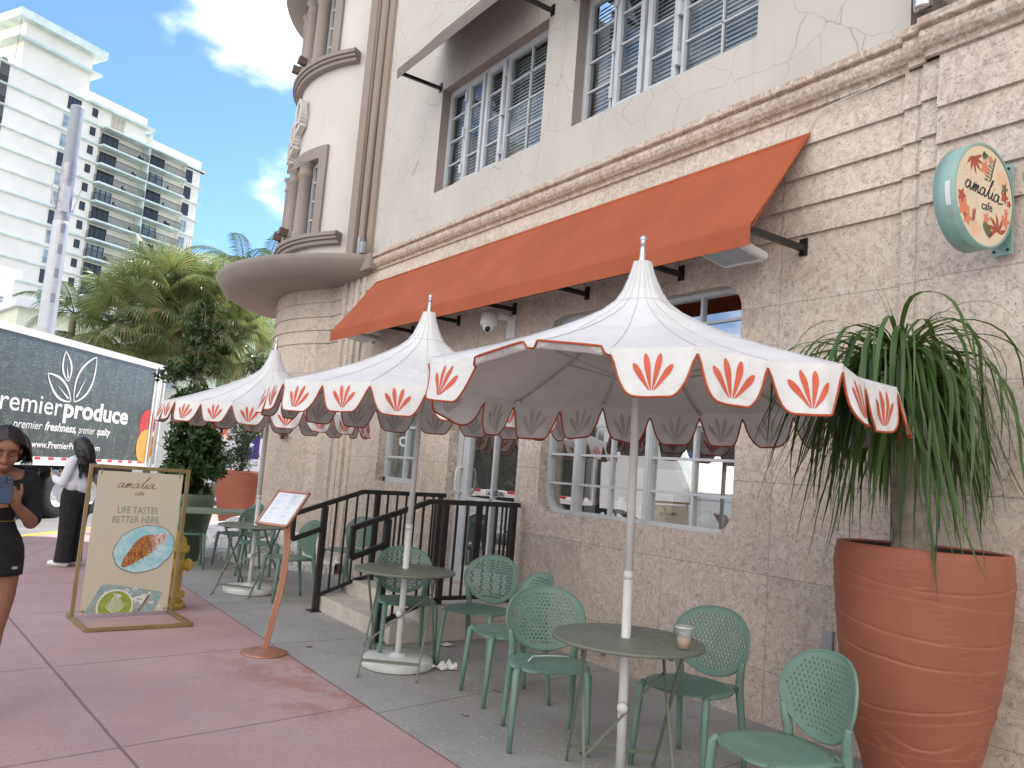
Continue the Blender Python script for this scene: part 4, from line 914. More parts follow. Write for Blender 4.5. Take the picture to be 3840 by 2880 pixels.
# ================================================================== furniture
def make_chair():
    t = empty('cafe_chair', (0, 0, 0), 0, 'x', 'chair', 'perforated green cafe chairs')
    n = 40; out = []
    for i in range(n):
        a = 2*pi*i/n; c, s = cos(a), sin(a); q = 2/2.7
        x = .236*abs(c)**q*(1 if c > 0 else -1); y = .215*abs(s)**q*(1 if s > 0 else -1)
        if y > 0: x *= 1-.12*(y/.205)
        out.append((x, y))
    mb = MB(); vs = []; ks = [0, .35, .65, .85, .96, 1]
    def zt(x, y, k): return .452-.010*(1-k*k)-(.012 if k == 1 else .003 if k > .9 else 0)+(-.012*max(0, -y/.205)**3)
    vs.append((0, 0, zt(0, 0, 0)))
    for k in ks[1:]:
        for x, y in out: vs.append((x*k, y*k-.0, zt(x, y, k)))
    fs = [(0, 1+i, 1+(i+1) % n) for i in range(n)]
    for r_ in range(4): fs += [(1+r_*n+i, 1+(r_+1)*n+i, 1+(r_+1)*n+(i+1) % n, 1+r_*n+(i+1) % n) for i in range(n)]
    m = len(vs); vs += [(x*1.0, y*1.0, .428) for x, y in out]+[(x*.9, y*.9, .424) for x, y in out]+[(0, 0, .424)]
    b0 = 1+4*n
    fs += [(b0+i, m+i, m+(i+1) % n, b0+(i+1) % n) for i in range(n)]+[(m+i, m+n+i, m+n+(i+1) % n, m+(i+1) % n) for i in range(n)]+[(m+n+i, m+2*n, m+n+(i+1) % n) for i in range(n)]
    mb.add(vs, fs, 0, True); mb.build('seat', GREENP, t)
    # perforated shell
    cz, hz, hx = .652, .184, .238
    def shell(u, v, w):
        y = .215+(v-.45)*.17-.055*(u/.22)**2+w; return (u, y, v)
    ol = []
    for i in range(48):
        a = 2*pi*i/48; c, s = cos(a), sin(a); e = 2/2.25; x = hx*abs(c)**e*(1 if c > 0 else -1); z = hz*abs(s)**e*(1 if s > 0 else -1)
        if s < 0: x *= 1-.20*(-s)**1.5
        ol.append((x, cz+z))
    inner = [(x*.87, cz+(z-cz)*.86) for x, z in ol]; holes = []; row = 0; z = cz-hz
    while z < cz+hz:
        x = -.24+(.012 if row % 2 else 0)
        while x < .24:
            if inpoly((x, z), inner): holes.append([(x+.0078*cos(2*pi*k/8+.39), z+.0078*sin(2*pi*k/8+.39)) for k in range(8)])
            x += .024
        z += .0215; row += 1
    mb = holed(ol, holes, shell, .009); o = mb.build('backrest', GREENP, t)
    mb = MB(); mb.tube([Vector(shell(x, z, .0045)) for x, z in ol], .0075, 8, closed=True); mb.build('rim', GREENP, o)
    for s in (-1, 1):
        mb = MB(); mb.tube([(s*.215, -.21, 0), (s*.208, -.195, .22), (s*.20, -.178, .42), (s*.19, -.16, .44)], [.0135, .018, .0225, .018], 12); mb.build('leg', GREENP, t)
        mb = MB(); p = [(s*.205, .265, 0), (s*.198, .235, .22), (s*.188, .205, .42), (s*.188, .203, .47), (s*.194, .194, .51), (s*.202, .190, .545), (s*.208, .190, .58)]; mb.tube(catmull(p, 3), [.0135+.0090*min(1, i/6)-.008*max(0, (i-11)/7) for i in range(19)], 12); mb.build('leg', GREENP, t)
        mb = MB(); mb.tube([(s*.186, -.17, .425), (s*.184, 0, .43), (s*.186, .205, .435)], .013, 8); mb.build('side_rail', GREENP, t)
    mb = MB(); mb.tube([(-.186, .205, .435), (-.09, .215, .43), (0, .22, .43), (.09, .215, .43), (.186, .205, .435)], .013, 8); mb.build('back_rail', GREENP, t)
    return t
CH0 = make_chair(); first = [True]
def chair(x, y, a, label):
    """a = compass bearing the sitter would face"""
    c = CH0 if first[0] else copy_tree(CH0); first[0] = False
    c.location = (x, y, 0); c.rotation_euler = (0, 0, -R(a)+pi); c['label'] = label
for c in [(3.01, 3.79, 209, 'green perforated cafe chair left of the nearest table, a white straw on its seat'),
          (3.29, 4.63, 282, 'green perforated cafe chair half hidden behind the chair left of the nearest table'),
          (3.57, 5.42, 240, 'green perforated cafe chair to the right of the middle table, turned left'),
          (3.18, 5.88, 196, 'green perforated cafe chair behind the middle table, in front of the steps'),
          (3.50, 3.15, 258, 'green perforated cafe chair right of the nearest table, behind the iced coffee'),
          (3.04, 2.24, 286, 'green perforated cafe chair at the bottom right, next to the big terracotta planter'),
          (3.16, 8.55, 268, 'green perforated cafe chair between the menu stand and the farther railing'),
          (4.15, 9.30, 250, 'green perforated cafe chair by the stone wall, seen through the farther railing'),
          (3.28, 9.93, 190, 'green perforated cafe chair behind the farthest round table'),
          (2.72, 11.05, 100, 'green cafe chair left of the slotted rectangular table, beside the green planter'),
          (3.35, 11.05, 262, 'green cafe chair at the right end of the rectangular table, before the marble steps')]: chair(*c)
def make_table():
    t = empty('bistro_table', (0, 0, 0), 0, 'x', 'table', 'round sage green folding bistro tables')
    mb = MB(); r = .385; mb.lathe([(0, .730), (r-.01, .730), (r-.002, .728), (r, .722), (r-.001, .712), (r-.008, .711), (r-.012, .720), (0, .721)], 64); mb.build('tabletop', SAGE, t)
    for s in (-1, 1):
        for q in (-1, 1):
            xx = s*(.235 if q > 0 else .212); mb = MB()
            mb.bar((xx, q*.345, .0), (xx, -q*.20, .705), .020, .012, up=(1, 0, 0)); mb.tube([(xx, q*.345, .0), (xx, q*.375, .004)], .006, 6); mb.build('leg', SAGE, t)
        mb = MB(); mb.bar((s*.16, -.30, .70), (s*.16, .30, .70), .02, .02); mb.build('top_rail', SAGE, t)
    for q, w, z in ((-1, .212, .10), (1, .235, .10)):
        y = q*(.345-.545*z/.705); mb = MB(); mb.bar((-w, y, z), (w, y, z), .022, .006, up=(0, 1, 0)); mb.build('cross_bar', SAGE, t)
    mb = MB(); mb.bar((-.22, -.215, .20), (.22, .10, .56), .012, .006, up=(0, 1, 0)); mb.build('brace', SAGE, t)
    return t
T0 = make_table()
for i, (x, y, a, lab) in enumerate(((2.955, 3.085, 34, 'sage green round folding table nearest the camera, holding the iced coffee'), (2.975, 5.56, 38, 'sage green round folding table in front of the black railing'), (2.91, 9.02, 47, 'sage green round folding table farthest away, behind the menu stand'))):
    c = T0 if i == 0 else copy_tree(T0); c.location = (x, y, 0); c.rotation_euler = (0, 0, -R(a)); c['label'] = lab
def slot_table():
    M_ = paint('pale_sage_metal', (.26, .31, .235), .4, var=.04)
    t = empty('rectangular_table', (2.98, 11.0, 0), R(-4), 'pale green rectangular metal table with a perforated top in front of the green planter', 'table')
    w, d = .46, .33; holes = []
    for i in range(34):
        for j in range(2 if i % 1 == 0 else 0):
            pass
    for i in range(40):
        x = -w+.05+i*(2*w-.1)/40
        for y in (-d+.05, -d+.075, -d+.10, d-.05, d-.075): holes.append([(x, y), (x+.013, y), (x+.013, y+.012), (x, y+.012)])
    mb = holed(rrect(-w, w, -d, d, .04), holes, lambda u, v, q: (u, v, .74-q), .006); top = mb.build('tabletop', M_, t)
    mb = MB()
    for y in (-d, d): mb.bar((-w, y, .725), (w, y, .725), .012, .035)
    for x in (-w, w): mb.bar((x, -d, .725), (x, d, .725), .012, .035)
    mb.build('apron', M_, t)
    for sx in (-1, 1):
        for sy in (-1, 1): mb = MB(); mb.tube([(sx*(w+.0), sy*(d), 0), (sx*(w-.01), sy*(d-.01), .65), (sx*(w-.015), sy*(d-.015), .71), (sx*(w-.05), sy*(d-.02), .735)], .017, 10); mb.build('leg', M_, t)
slot_table()
# ------------------------------------------------------------------ small things on and around the tables
def cup():
    t = empty('iced_coffee_cup', (3.05, 2.80, .7305), 0, 'clear plastic cup of leftover iced coffee on the nearest table', 'cup')
    g = NT('clear_plastic'); g.nt.nodes.remove(g.b); a = g.n('BsdfGlossy'); a.inputs[1].default_value = .08; b = g.n('BsdfTransparent'); b.inputs[0].default_value = (.90, .91, .91, 1); c = g.n('BsdfDiffuse'); c.inputs[0].default_value = (.7, .7, .7, 1)
    m1 = g.n('MixShader'); m1.inputs[0].default_value = .22; g.l(b.outputs[0], m1.inputs[1]); g.l(c.outputs[0], m1.inputs[2]); m2 = g.n('MixShader'); m2.inputs[0].default_value = .12; g.l(m1.outputs[0], m2.inputs[1]); g.l(a.outputs[0], m2.inputs[2]); g.l(m2.outputs[0], g.out.inputs[0])
    mb = MB(); mb.lathe([(0, .002), (.026, .002), (.028, .006), (.039, .10), (.040, .103)], 28); mb.build('cup_wall', g.m, t)
    k = NT('iced_latte'); sx = k.n('SeparateXYZ'); k.l(k.obj(), sx.inputs[0]); k.col(k.mix(k.rng(sx.outputs[2], .012, .05), (.42, .17, .05), (.66, .46, .27))); k.rough(.3)
    mb = MB(); mb.lathe([(0, .004), (.0262, .004), (.0285, .02), (.0325, .056), (0, .056)], 28); mb.build('coffee', k.m, t)
    mb = MB(); mb.lathe([(.0395, .100), (.043, .101), (.043, .107), (.040, .109), (.037, .112), (.020, .118), (0, .119)], 28); mb.build('lid', g.m, t)
    mb = MB(); mb.lathe([(.041, .099), (.0435, .101), (.0435, .106), (.041, .108)], 28); mb.build('lid_rim', paint('lid_plastic', (.72, .74, .74), .3), t)
cup()
def napkin(x, y, a, s, lab, lift=.02):
    rnd = random.Random(int(x*100)); mb = MB(); n = 9; vs = []
    for i in range(n):
        for j in range(n):
            u, v = (i/(n-1)-.5), (j/(n-1)-.5); z = .004+lift*abs(noise.noise(Vector((u*4+x, v*4+y, 1))))*1.6*(1-.2*abs(u)); vs.append((u*s*(1+.15*v), v*s*.55*(1+.3*u)+.01*sin(u*9), z))
    mb.add(vs, [(i*n+j, (i+1)*n+j, (i+1)*n+j+1, i*n+j+1) for i in range(n-1) for j in range(n-1)], 0, False)
    o = mb.build('paper_napkin', paint('napkin_paper', (.74, .73, .69), .85, var=.03)); o.location = (x, y, 0); o.rotation_euler.z = R(a); o.modifiers.new('t', 'SOLIDIFY').thickness = .001
    tag(o, lab, 'napkin')
napkin(3.30, 5.42, -20, .20, 'crumpled paper napkin on the ground touching the middle umbrella base', .06); napkin(3.72, 6.15, -50, .15, 'flat paper napkin on the ground at the foot of the stone steps', .02)
mb = MB(); mb.tube([(2.86, 3.78, .463), (2.95, 3.86, .466), (3.07, 3.86, .462), (3.17, 3.80, .465)], .004, 6); tag(mb.build('drinking_straw', PUREW), 'white straw lying across the seat of the chair left of the nearest table', 'straw')
LV = paint('dry_leaf', (.24, .085, .035), .7, var=.2)
rnd = random.Random(11)
for i, (x, y, lab) in enumerate(((2.84, 4.36, 'curled brown leaf on the grey concrete between the middle table and nearest chairs'), (3.10, 3.55, 'small brown leaf under the nearest chair'), (2.60, 6.35, 'green brown leaf lying near the menu stand'), (3.35, 4.75, 'tiny reddish leaf by the chair legs on the grey concrete'))):
    mb = MB(); a = rnd.random()*6; vs = []
    for k in range(7):
        t_ = k/6; w = .012*sin(pi*t_)
        for s in (-1, 1): vs.append(((t_-.5)*.05*cos(a)-s*w*sin(a), (t_-.5)*.05*sin(a)+s*w*cos(a), .004+.010*t_*t_+.004*s))
    mb.add(vs, [(2*k, 2*k+1, 2*k+3, 2*k+2) for k in range(6)]); o = mb.build('fallen_leaf', LV); o.location = (x, y, 0); tag(o, lab, 'leaf')
# things on the shop window sill
JR = [('ribbed_jar', 5.10, .075, .20, (.68, .66, .58), 'cream jar of the two behind the umbrella pole in the shop window'), ('ribbed_jar', 4.93, .07, .17, (.72, .68, .58), 'ribbed cream jar close to the middle window post'), ('glass_jar', 4.42, .07, .17, (.36, .38, .27), 'olive jar beside the black frame in the shop window'),
      ('glass_jar', 4.20, .06, .25, (.30, .42, .39), 'sea green bottle jar right of the olive one in the shop window'), ('glass_jar', 4.06, .06, .26, (.34, .47, .46), 'pale blue ribbed vase near the right end of the shop window'), ('glass_jar', 3.96, .05, .22, (.55, .66, .62), 'pale green ribbed vase at the right end of the shop window'), ('ribbed_jar', 5.42, .05, .22, (.70, .72, .72), 'white spotted vase in the left half of the shop window')]
for nm, y, r, h, c, lab in JR:
    mb = MB(); prof = [(0, 0), (r*.9, 0), (r, .02), (r, h*.65), (r*.85, h*.78), (r*.5, h*.84), (r*.5, h*.95), (r*.56, h), (0, h)]
    n = 32; vs = []
    for q, z in prof:
        for j in range(n): rr = q*(1+.03*cos(j*pi)); vs.append((rr*cos(2*pi*j/n), rr*sin(2*pi*j/n), z))
    mb.add(vs, [(i*n+j, i*n+(j+1) % n, (i+1)*n+(j+1) % n, (i+1)*n+j) for i in range(len(prof)-1) for j in range(n)]); o = mb.build(nm, paint('glaze_%d' % int(y*100), c, .25)); o.location = (5.0, y, 1.166); tag(o, lab, 'jar', 'jars on the shop window sill')
t = empty('picture_frame', (4.98, 4.66, 1.166), 0, 'black framed chalkboard standing on the shop window sill', 'picture frame')
mb = MB(); mb.bar((0, -.13, 0), (.05, -.13, .27), .02); mb.bar((0, .13, 0), (.05, .13, .27), .02); mb.bar((0, -.13, .01), (0, .13, .01), .02); mb.bar((.05, -.13, .27), (.05, .13, .27), .02); mb.build('frame', BLACK, t)
mb = MB(); mb.poly([(.004, -.12, 0), (.004, .12, 0), (.052, .12, .26), (.052, -.12, .26)]); mb.build('slate', DARK, t)
t = MB(); t.box(4.95, 5.2, 5.3, 5.7, 1.166, 1.23); tag(t.build('cushion_box', BLACK), 'dark low box on the shop window sill behind the white vase', 'box')
mb = MB(); mb.poly([(4.83, 4.52, 1.70), (4.83, 4.41, 1.70), (4.83, 4.41, 1.755), (4.83, 4.465, 1.80), (4.83, 4.52, 1.755)]); tag(mb.build('blue_sticker', paint('sticker_blue', (.03, .18, .55), .4)), 'small blue sign hung behind the shop window glass', 'sticker')
WB = paint('display_white', (.40, .40, .42), .6, var=.03)
for y0, y1, z0, z1, x, lab in ((5.86, 6.02, 1.2, 1.72, 5.08, 'narrow white panel standing at the left end of the shop window'), (4.97, 5.7, 1.32, 1.66, 5.35, 'wide white display board behind the jars in the left half of the shop window'), (4.45, 4.80, 1.30, 1.67, 5.35, 'white display board behind the black frame in the shop window'), (3.95, 4.12, 1.25, 1.64, 5.3, 'white display panel at the right end of the shop window'), (4.15, 4.40, 1.28, 1.62, 5.45, 'grey display board between the right-hand jars')):
    mb = MB(); mb.box(x, x+.01, y0, y1, 1.166, z1); tag(mb.build('display_panel', WB), lab, 'display board')
# ------------------------------------------------------------------ hydrant
def hydrant():
    t = empty('fire_hydrant', (1.93, 8.24, 0), 0, 'yellow fire hydrant behind the gold poster stand', 'hydrant')
    mb = MB(); mb.lathe([(0, 0), (.14, 0), (.145, .03), (.14, .05), (.10, .055), (.095, .09), (.10, .10), (.13, .105), (.13, .135), (.10, .14), (.088, .16), (.088, .50), (.10, .52), (.125, .525), (.125, .56), (.105, .565)], 28); mb.build('barrel', YELLOW, t)
    mb = MB(); mb.lathe([(.105, .565), (.10, .60), (.085, .65), (.05, .685), (.02, .695), (.02, .72), (0, .72)], 28); mb.build('bonnet', YELLOW, t)
    for a in (0, 180, -90):
        m = Matrix.Rotation(R(a), 4, 'Z') @ Matrix.Rotation(R(90), 4, 'Y'); mb = MB(); s = 1.2 if a == -90 else 1
        mb.lathe([(.05*s, .07), (.05*s, .12), (.062*s, .122), (.062*s, .14), (.052*s, .145), (.05*s, .16), (.02, .165), (.018, .185), (0, .185)], 20, m=Matrix.Translation((0, 0, .40)) @ m); mb.build('nozzle_cap', YELLOW, t)
    mb = MB()
    for i in range(8):
        a = i*pi/4+.2
        for z in (.135, .56, .05): mb.tube([(.12*cos(a), .12*sin(a), z), (.12*cos(a), .12*sin(a), z+.02)], .010, 6)
    mb.build('bolt', YELLOW, t)
hydrant()
# ------------------------------------------------------------------ planters
def wrapped_pot(loc, rt, h, rb, label, seed=1):
    t = empty('wrapped_planter', loc, 0, label, 'planter', 'terracotta planters with overlapping bands'); rnd = random.Random(seed); nz, na = 260, 120; vs = []
    # planes that cut the wall into overlapping strips
    pl = []; z = .06
    while z < h*1.05: pl.append((z, rnd.uniform(-.07, .07), rnd.uniform(-.07, .07), rnd.choice((-1, 1, 1)))); z += rnd.uniform(.095, .14)*h/1.3
    pl += [(rnd.uniform(.2, h-.1), rnd.choice((-1, 1))*rnd.uniform(.25, .5), rnd.uniform(-.35, .35), 1) for _ in range(3)]
    for i in range(nz+1):
        f = i/nz; z = h*f; r = rb+(rt-rb)*(1-(1-f)**2.0)
        if f > .93: r -= .010*(f-.93)/.07
        for j in range(na):
            a = 2*pi*j/na; d = 0
            for pz, ax, ay, s in pl:
                e = z-(pz+ax*cos(a)+ay*sin(a)); 
                if -.11 < e < 0 and z < h-.02: d = max(d, .0052*(1+e/.11)**1.3)
                elif 0 <= e < .008: d -= .0035
            vs.append(((r+d)*cos(a), (r+d)*sin(a), z))
    mb = MB(); mb.add(vs, [(i*na+j, i*na+(j+1) % na, (i+1)*na+(j+1) % na, (i+1)*na+j) for i in range(nz) for j in range(na)], 0, True)
    rr = rt-.010; mb.lathe([(rr, h), (rr-.005, h+.006), (rr-.022, h+.004), (rr-.026, h-.004)], na); mb.lathe([(rr-.026, h-.004), (rr-.034, h-.02), (rr-.04, h-.12)], na, mi=1); o = mb.build('pot', [TERRA, paint('planter_inside', (.03, .024, .02), .9)], t)  # inside wall below the rim coloured dark like the soil
    mb = MB(); mb.lathe([(0, h-.075), (rr-.036, h-.08)], 40); mb.build('soil', paint('potting_soil', (.035, .028, .022), .95, var=.3, scale=30, bump=.5), t)
    return t
PX, PY, PH = 4.055, 2.185, 1.30
wrapped_pot((PX, PY, 0), .405, PH, .165, 'large terracotta planter with overlapping bands at the right, holding the ponytail palm', 3)
wrapped_pot((4.77, 15.95, 0), .44, 1.16, .25, 'terracotta planter far behind by the round tower, holding a dense topiary', 8)
def green_pot():
    t = empty('green_planter', (2.82, 11.78, 0), 0, 'big matt green tapered planter behind the yellow hydrant', 'planter')
    mb = MB(); mb.lathe([(0, 0), (.22, 0), (.24, .02), (.30, .3), (.355, .62), (.37, .80), (.36, .90), (.345, .905), (.33, .895), (.335, .80)], 48); mb.build('pot', paint('green_pot_glaze', (.10, .135, .09), .45, var=.06), t)
    mb = MB(); mb.lathe([(0, .85), (.337, .85)], 32); mb.build('soil', paint('potting_soil', (.035, .028, .022), .95), t)
green_pot()
# ------------------------------------------------------------------ foliage
def ribbon(mb, pts, w, nrm=None, fold=.0, mi=0):
    """tapered strap leaf along pts with a slight V"""
    k = len(pts); vs = []; side = None
    for i, p in enumerate(pts):
        d = (pts[min(i+1, k-1)]-pts[max(i-1, 0)]).normalized()
        s = d.cross(Vector((0, 0, 1))) if nrm is None else d.cross(nrm)
        if s.length < .05: s = side or Vector((1, 0, 0))
        s.normalize(); 
        if side and s.dot(side) < 0: s = -s
        side = s; f = i/(k-1); ww = w*(min(1, .45+3*f) if f < .3 else 1)*(1 if f < .45 else max(.03, 1-((f-.45)/.55)**1.6)); u = s.cross(d)
        vs += [p-s*ww/2+u*fold*ww, p, p+s*ww/2+u*fold*ww]
    fs = []
    for i in range(k-1): fs += [(3*i, 3*i+1, 3*i+4, 3*i+3), (3*i+1, 3*i+2, 3*i+5, 3*i+4)]
    mb.add(vs, fs, mi, True)
PONY = m_leaf('ponytail_leaf', (.030, .072, .020), (.085, .155, .045), .34, .25, 3)
BARKP = paint('grey_brown_bark', (.30, .25, .19), .85, var=.2, scale=14, bump=.8, bscale=40)
def ponytail():
    t = empty('ponytail_palm', (PX, PY, PH-.08), 0, 'ponytail palm with long drooping strap leaves in the big terracotta planter', 'plant'); rnd = random.Random(21)
    mb = MB(); pts = [(-.03, .03, 0), (-.035, .03, .03), (-.045, .035, .12), (-.06, .05, .28), (-.07, .07, .5), (-.075, .08, .72), (-.08, .10, .95)]; mb.tube(catmull(pts, 3), [.18, .165, .145, .122, .105, .093, .084, .077, .075, .070, .068, .062, .056, .052, .048, .045, .042, .04, .038], 16); mb.build('trunk', BARKP, t)
    lf = MB(); heads = [((-.08, .10, .94), .98, 150, .034), ((-.07, .09, .80), .92, 90, .045), ((-.085, .10, 1.05), 1.04, 110, .026)]
    mb2 = MB(); mb2.tube([(-.08, .10, .93), (-.085, .10, 1.16)], .024, 8); mb2.build('stem', BARKP, t)
    for (hx, hy, hz), L0, n, r0 in heads:
        for i in range(n):
            a = rnd.random()*2*pi; el = R(rnd.uniform(0, 65) if rnd.random() < .7 else rnd.uniform(45, 72)); L_ = L0*(rnd.uniform(.62, 1.12) if rnd.random() < .85 else rnd.uniform(1.15, 1.35)); k = 16
            p = Vector((hx+cos(a)*r0, hy+sin(a)*r0, hz)); pts = [p.copy()]; st = L_/k; turn = rnd.uniform(.12, .50); reach = rnd.uniform(.0, .12); e = el; tw = rnd.uniform(-.05, .05)
            for j in range(k):
                e = max(e-turn*(.55+j*.16), R(-90)+reach*4.0); a += tw
                a += rnd.uniform(-.16, .16); e += rnd.uniform(-.09, .09); p = p+Vector((cos(a)*cos(e), sin(a)*cos(e), sin(e)))*st
                if PX+p.x > 4.50: p.x = 4.50-PX-.02*rnd.random()
                pts.append(p.copy())
            ribbon(lf, pts, rnd.choice((.010, .015, .020, .025, .029)), None, .14)
    # a few wiry strands and the long leaf reaching left over the canopy
    for a, el, L_ in ((108, 12, .75), (95, 14, .65), (-30, 20, 1.0), (-50, 8, .9), (150, 70, .4), (100, 60, .42), (60, 70, .35)):
        p = Vector((-.08, .1, 1.12)); v = Vector((cos(R(a))*cos(R(el)), sin(R(a))*cos(R(el)), sin(R(el)))); pts = [p.copy()]
        for j in range(12): v = (v+Vector((0, 0, -.05))).normalized(); p = p+v*L_/12; pts.append(p.copy())
        ribbon(lf, pts, .016 if abs(a) > 70 and el < 30 else .004, None, .1)
    lf.build('leaves', PONY, t)
ponytail()
BUSH = m_leaf('laurel_leaf', (.012, .034, .010), (.045, .095, .022), .32, .15, 6); BOX = m_leaf('boxwood_leaf', (.012, .038, .010), (.03, .07, .018), .45, .15, 5); TREEL = m_leaf('young_tree_leaf', (.015, .045, .012), (.05, .10, .022), .4, .3, 6)
def leafcloud(mb, centre, rad, n, ls, rnd, up=.4, cluster=5, gaps=2.2):
    c0 = Vector(centre); rx, ry, rz = rad; made = 0; tries = 0
    while made < n and tries < n*6:
        tries += 1
        d = Vector((rnd.gauss(0, 1), rnd.gauss(0, 1), rnd.gauss(0, 1))).normalized(); q = rnd.random()**.38
        rr = 1+.22*noise.noise(d*2.3+c0)+.12*noise.noise(d*5+c0*2)
        p = Vector((d.x*rx, d.y*ry, d.z*rz))*q*rr
        if noise.noise((p+c0)*gaps/max(.3, min(rad))*.6) < -.22: continue
        tip = (d*(1-up)+Vector((0, 0, up))+Vector((rnd.uniform(-.4, .4), rnd.uniform(-.4, .4), rnd.uniform(-.3, .3)))).normalized(); base = c0+p
        for k in range(cluster):
            a = rnd.random()*6.28; s0 = tip.orthogonal().normalized(); s1 = tip.cross(s0); o = (s0*cos(a)+s1*sin(a)); v = (tip*.55+o).normalized(); L_ = ls*rnd.uniform(.7, 1.25); w = v.cross(tip).normalized()*L_*.19
            b = base+tip*ls*.5*rnd.random(); m = b+v*L_*.5+tip*L_*.05; e = b+v*L_
            mb.add([b, m-w, e, m+w], [(0, 1, 2, 3)]); made += 1
def bushes():
    rnd = random.Random(4)
    t = empty('laurel_bush', (2.82, 11.78, .86), 0, 'tall dark glossy bush growing in the matt green planter', 'plant')
    mb = MB(); mb.tube([(0, 0, 0), (.03, 0, .8), (-.05, .02, 1.6), (-.10, 0, 2.4)], [.03, .025, .018, .01], 8)
    for i in range(26):
        a = rnd.random()*6.28; z = rnd.uniform(.2, 2.5); L_ = rnd.uniform(.15, .4)*(1.3-z/3); mb.tube([(-.03, 0, z), (-.03+cos(a)*L_, sin(a)*L_, z+.3)], [.008, .003], 5)
    mb.build('stem', BARKP, t)
    mb = MB(); leafcloud(mb, (.05, 0, .36), (.40, .40, .40), 3800, .105, rnd, cluster=6); leafcloud(mb, (0, 0, .80), (.34, .34, .34), 2600, .10, rnd, cluster=6)
    leafcloud(mb, (-.07, 0, 1.22), (.25, .25, .32), 1200, .10, rnd, cluster=6)
    for (dx, z, r_, n) in ((-.24, 1.72, .20, 300), (.05, 1.75, .20, 300), (-.10, 2.08, .22, 320), (-.42, 1.60, .13, 150), (.05, 2.35, .20, 240), (.18, 2.02, .13, 130), (-.22, 2.4, .13, 120), (.0, 2.62, .13, 120)): leafcloud(mb, (dx*cos(.2), -dx*sin(.2), z), (r_, r_, r_*.8), n, .095, rnd, up=.6, cluster=5)
    mb.build('foliage', BUSH, t)
    t = empty('topiary', (4.77, 15.95, 1.1), 0, 'dense clipped topiary bush in the far terracotta planter, partly behind the farthest umbrella', 'plant')
    mb = MB(); mb.tube([(0, 0, 0), (0, 0, 2.2)], .03, 8); mb.build('stem', BARKP, t)
    mb = MB(); leafcloud(mb, (-.15, .0, .25), (.42, .42, .24), 2600, .05, rnd, gaps=1); leafcloud(mb, (.12, 0, .75), (.46, .46, .42), 3800, .05, rnd, gaps=1); leafcloud(mb, (-.02, 0, 1.35), (.3, .3, .3), 1600, .05, rnd, gaps=1); leafcloud(mb, (.10, 0, 2.05), (.27, .27, .36), 2000, .05, rnd, gaps=.8); mb.build('foliage', BOX, t)
bushes()
# ================================================================== trees
SABAL = m_leaf('fan_palm_leaf', (.06, .095, .035), (.36, .39, .20), .28, .42, 1.5, dry=(.36, .25, .11)); SKIRT = m_leaf('dead_frond', (.16, .10, .05), (.34, .24, .12), .7, .3, 2)
COCO = m_leaf('pinnate_leaf', (.02, .055, .02), (.08, .14, .045), .38, .3, 1.5); BAN = m_leaf('banana_leaf', (.05, .11, .03), (.12, .20, .06), .4, .35, 1)
def fan_leaf(mb, c, d, L_, rnd, droop=.5, mi=0, n=40, pet=None, pm=None):
    """palmate leaf: petiole from c along d, then folded segments"""
    d = Vector(d).normalized(); P = c+d*L_*.95+Vector((0, 0, -droop*.12*L_)); 
    if pm: pm.tube([c, c+d*L_*.5+Vector((0, 0, .04)), P], [.022, .014, .010], 5)
    side = d.cross(Vector((0, 0, 1)))
    if side.length < .1: side = Vector((1, 0, 0))
    side.normalize(); u = side.cross(d).normalized(); R_ = L_*.95; roll = rnd.uniform(-.4, .4); side, u = side*cos(roll)+u*sin(roll), u*cos(roll)-side*sin(roll)
    for i in range(n):
        a = R(-118+236*i/(n-1)); r = R_*(1-.22*(abs(a)/R(125))**2)*rnd.uniform(.9, 1.05); v = d*cos(a)+side*sin(a)+u*(.18*cos(a*2)+.0); v.normalize(); p = P.copy(); pts = [p.copy()]; k = 6
        for j in range(k):
            v = (v+Vector((0, 0, -droop*(.04+.60*(j/k)**1.5)))).normalized(); p = p+v*r/k; pts.append(p.copy())
        w = .019*L_/.9; vs = []; s = v.cross(u); s = s.normalized() if s.length > .01 else side
        for j, q in enumerate(pts):
            f = j/k; ww = w*(.35+1.1*f if f < .5 else .9*max(.03, 1-(f-.5)*1.9)); vs += [q-s*ww, q+s*ww+u*ww*.5]
        mb.add(vs, [(2*j, 2*j+1, 2*j+3, 2*j+2) for j in range(k)], mi)
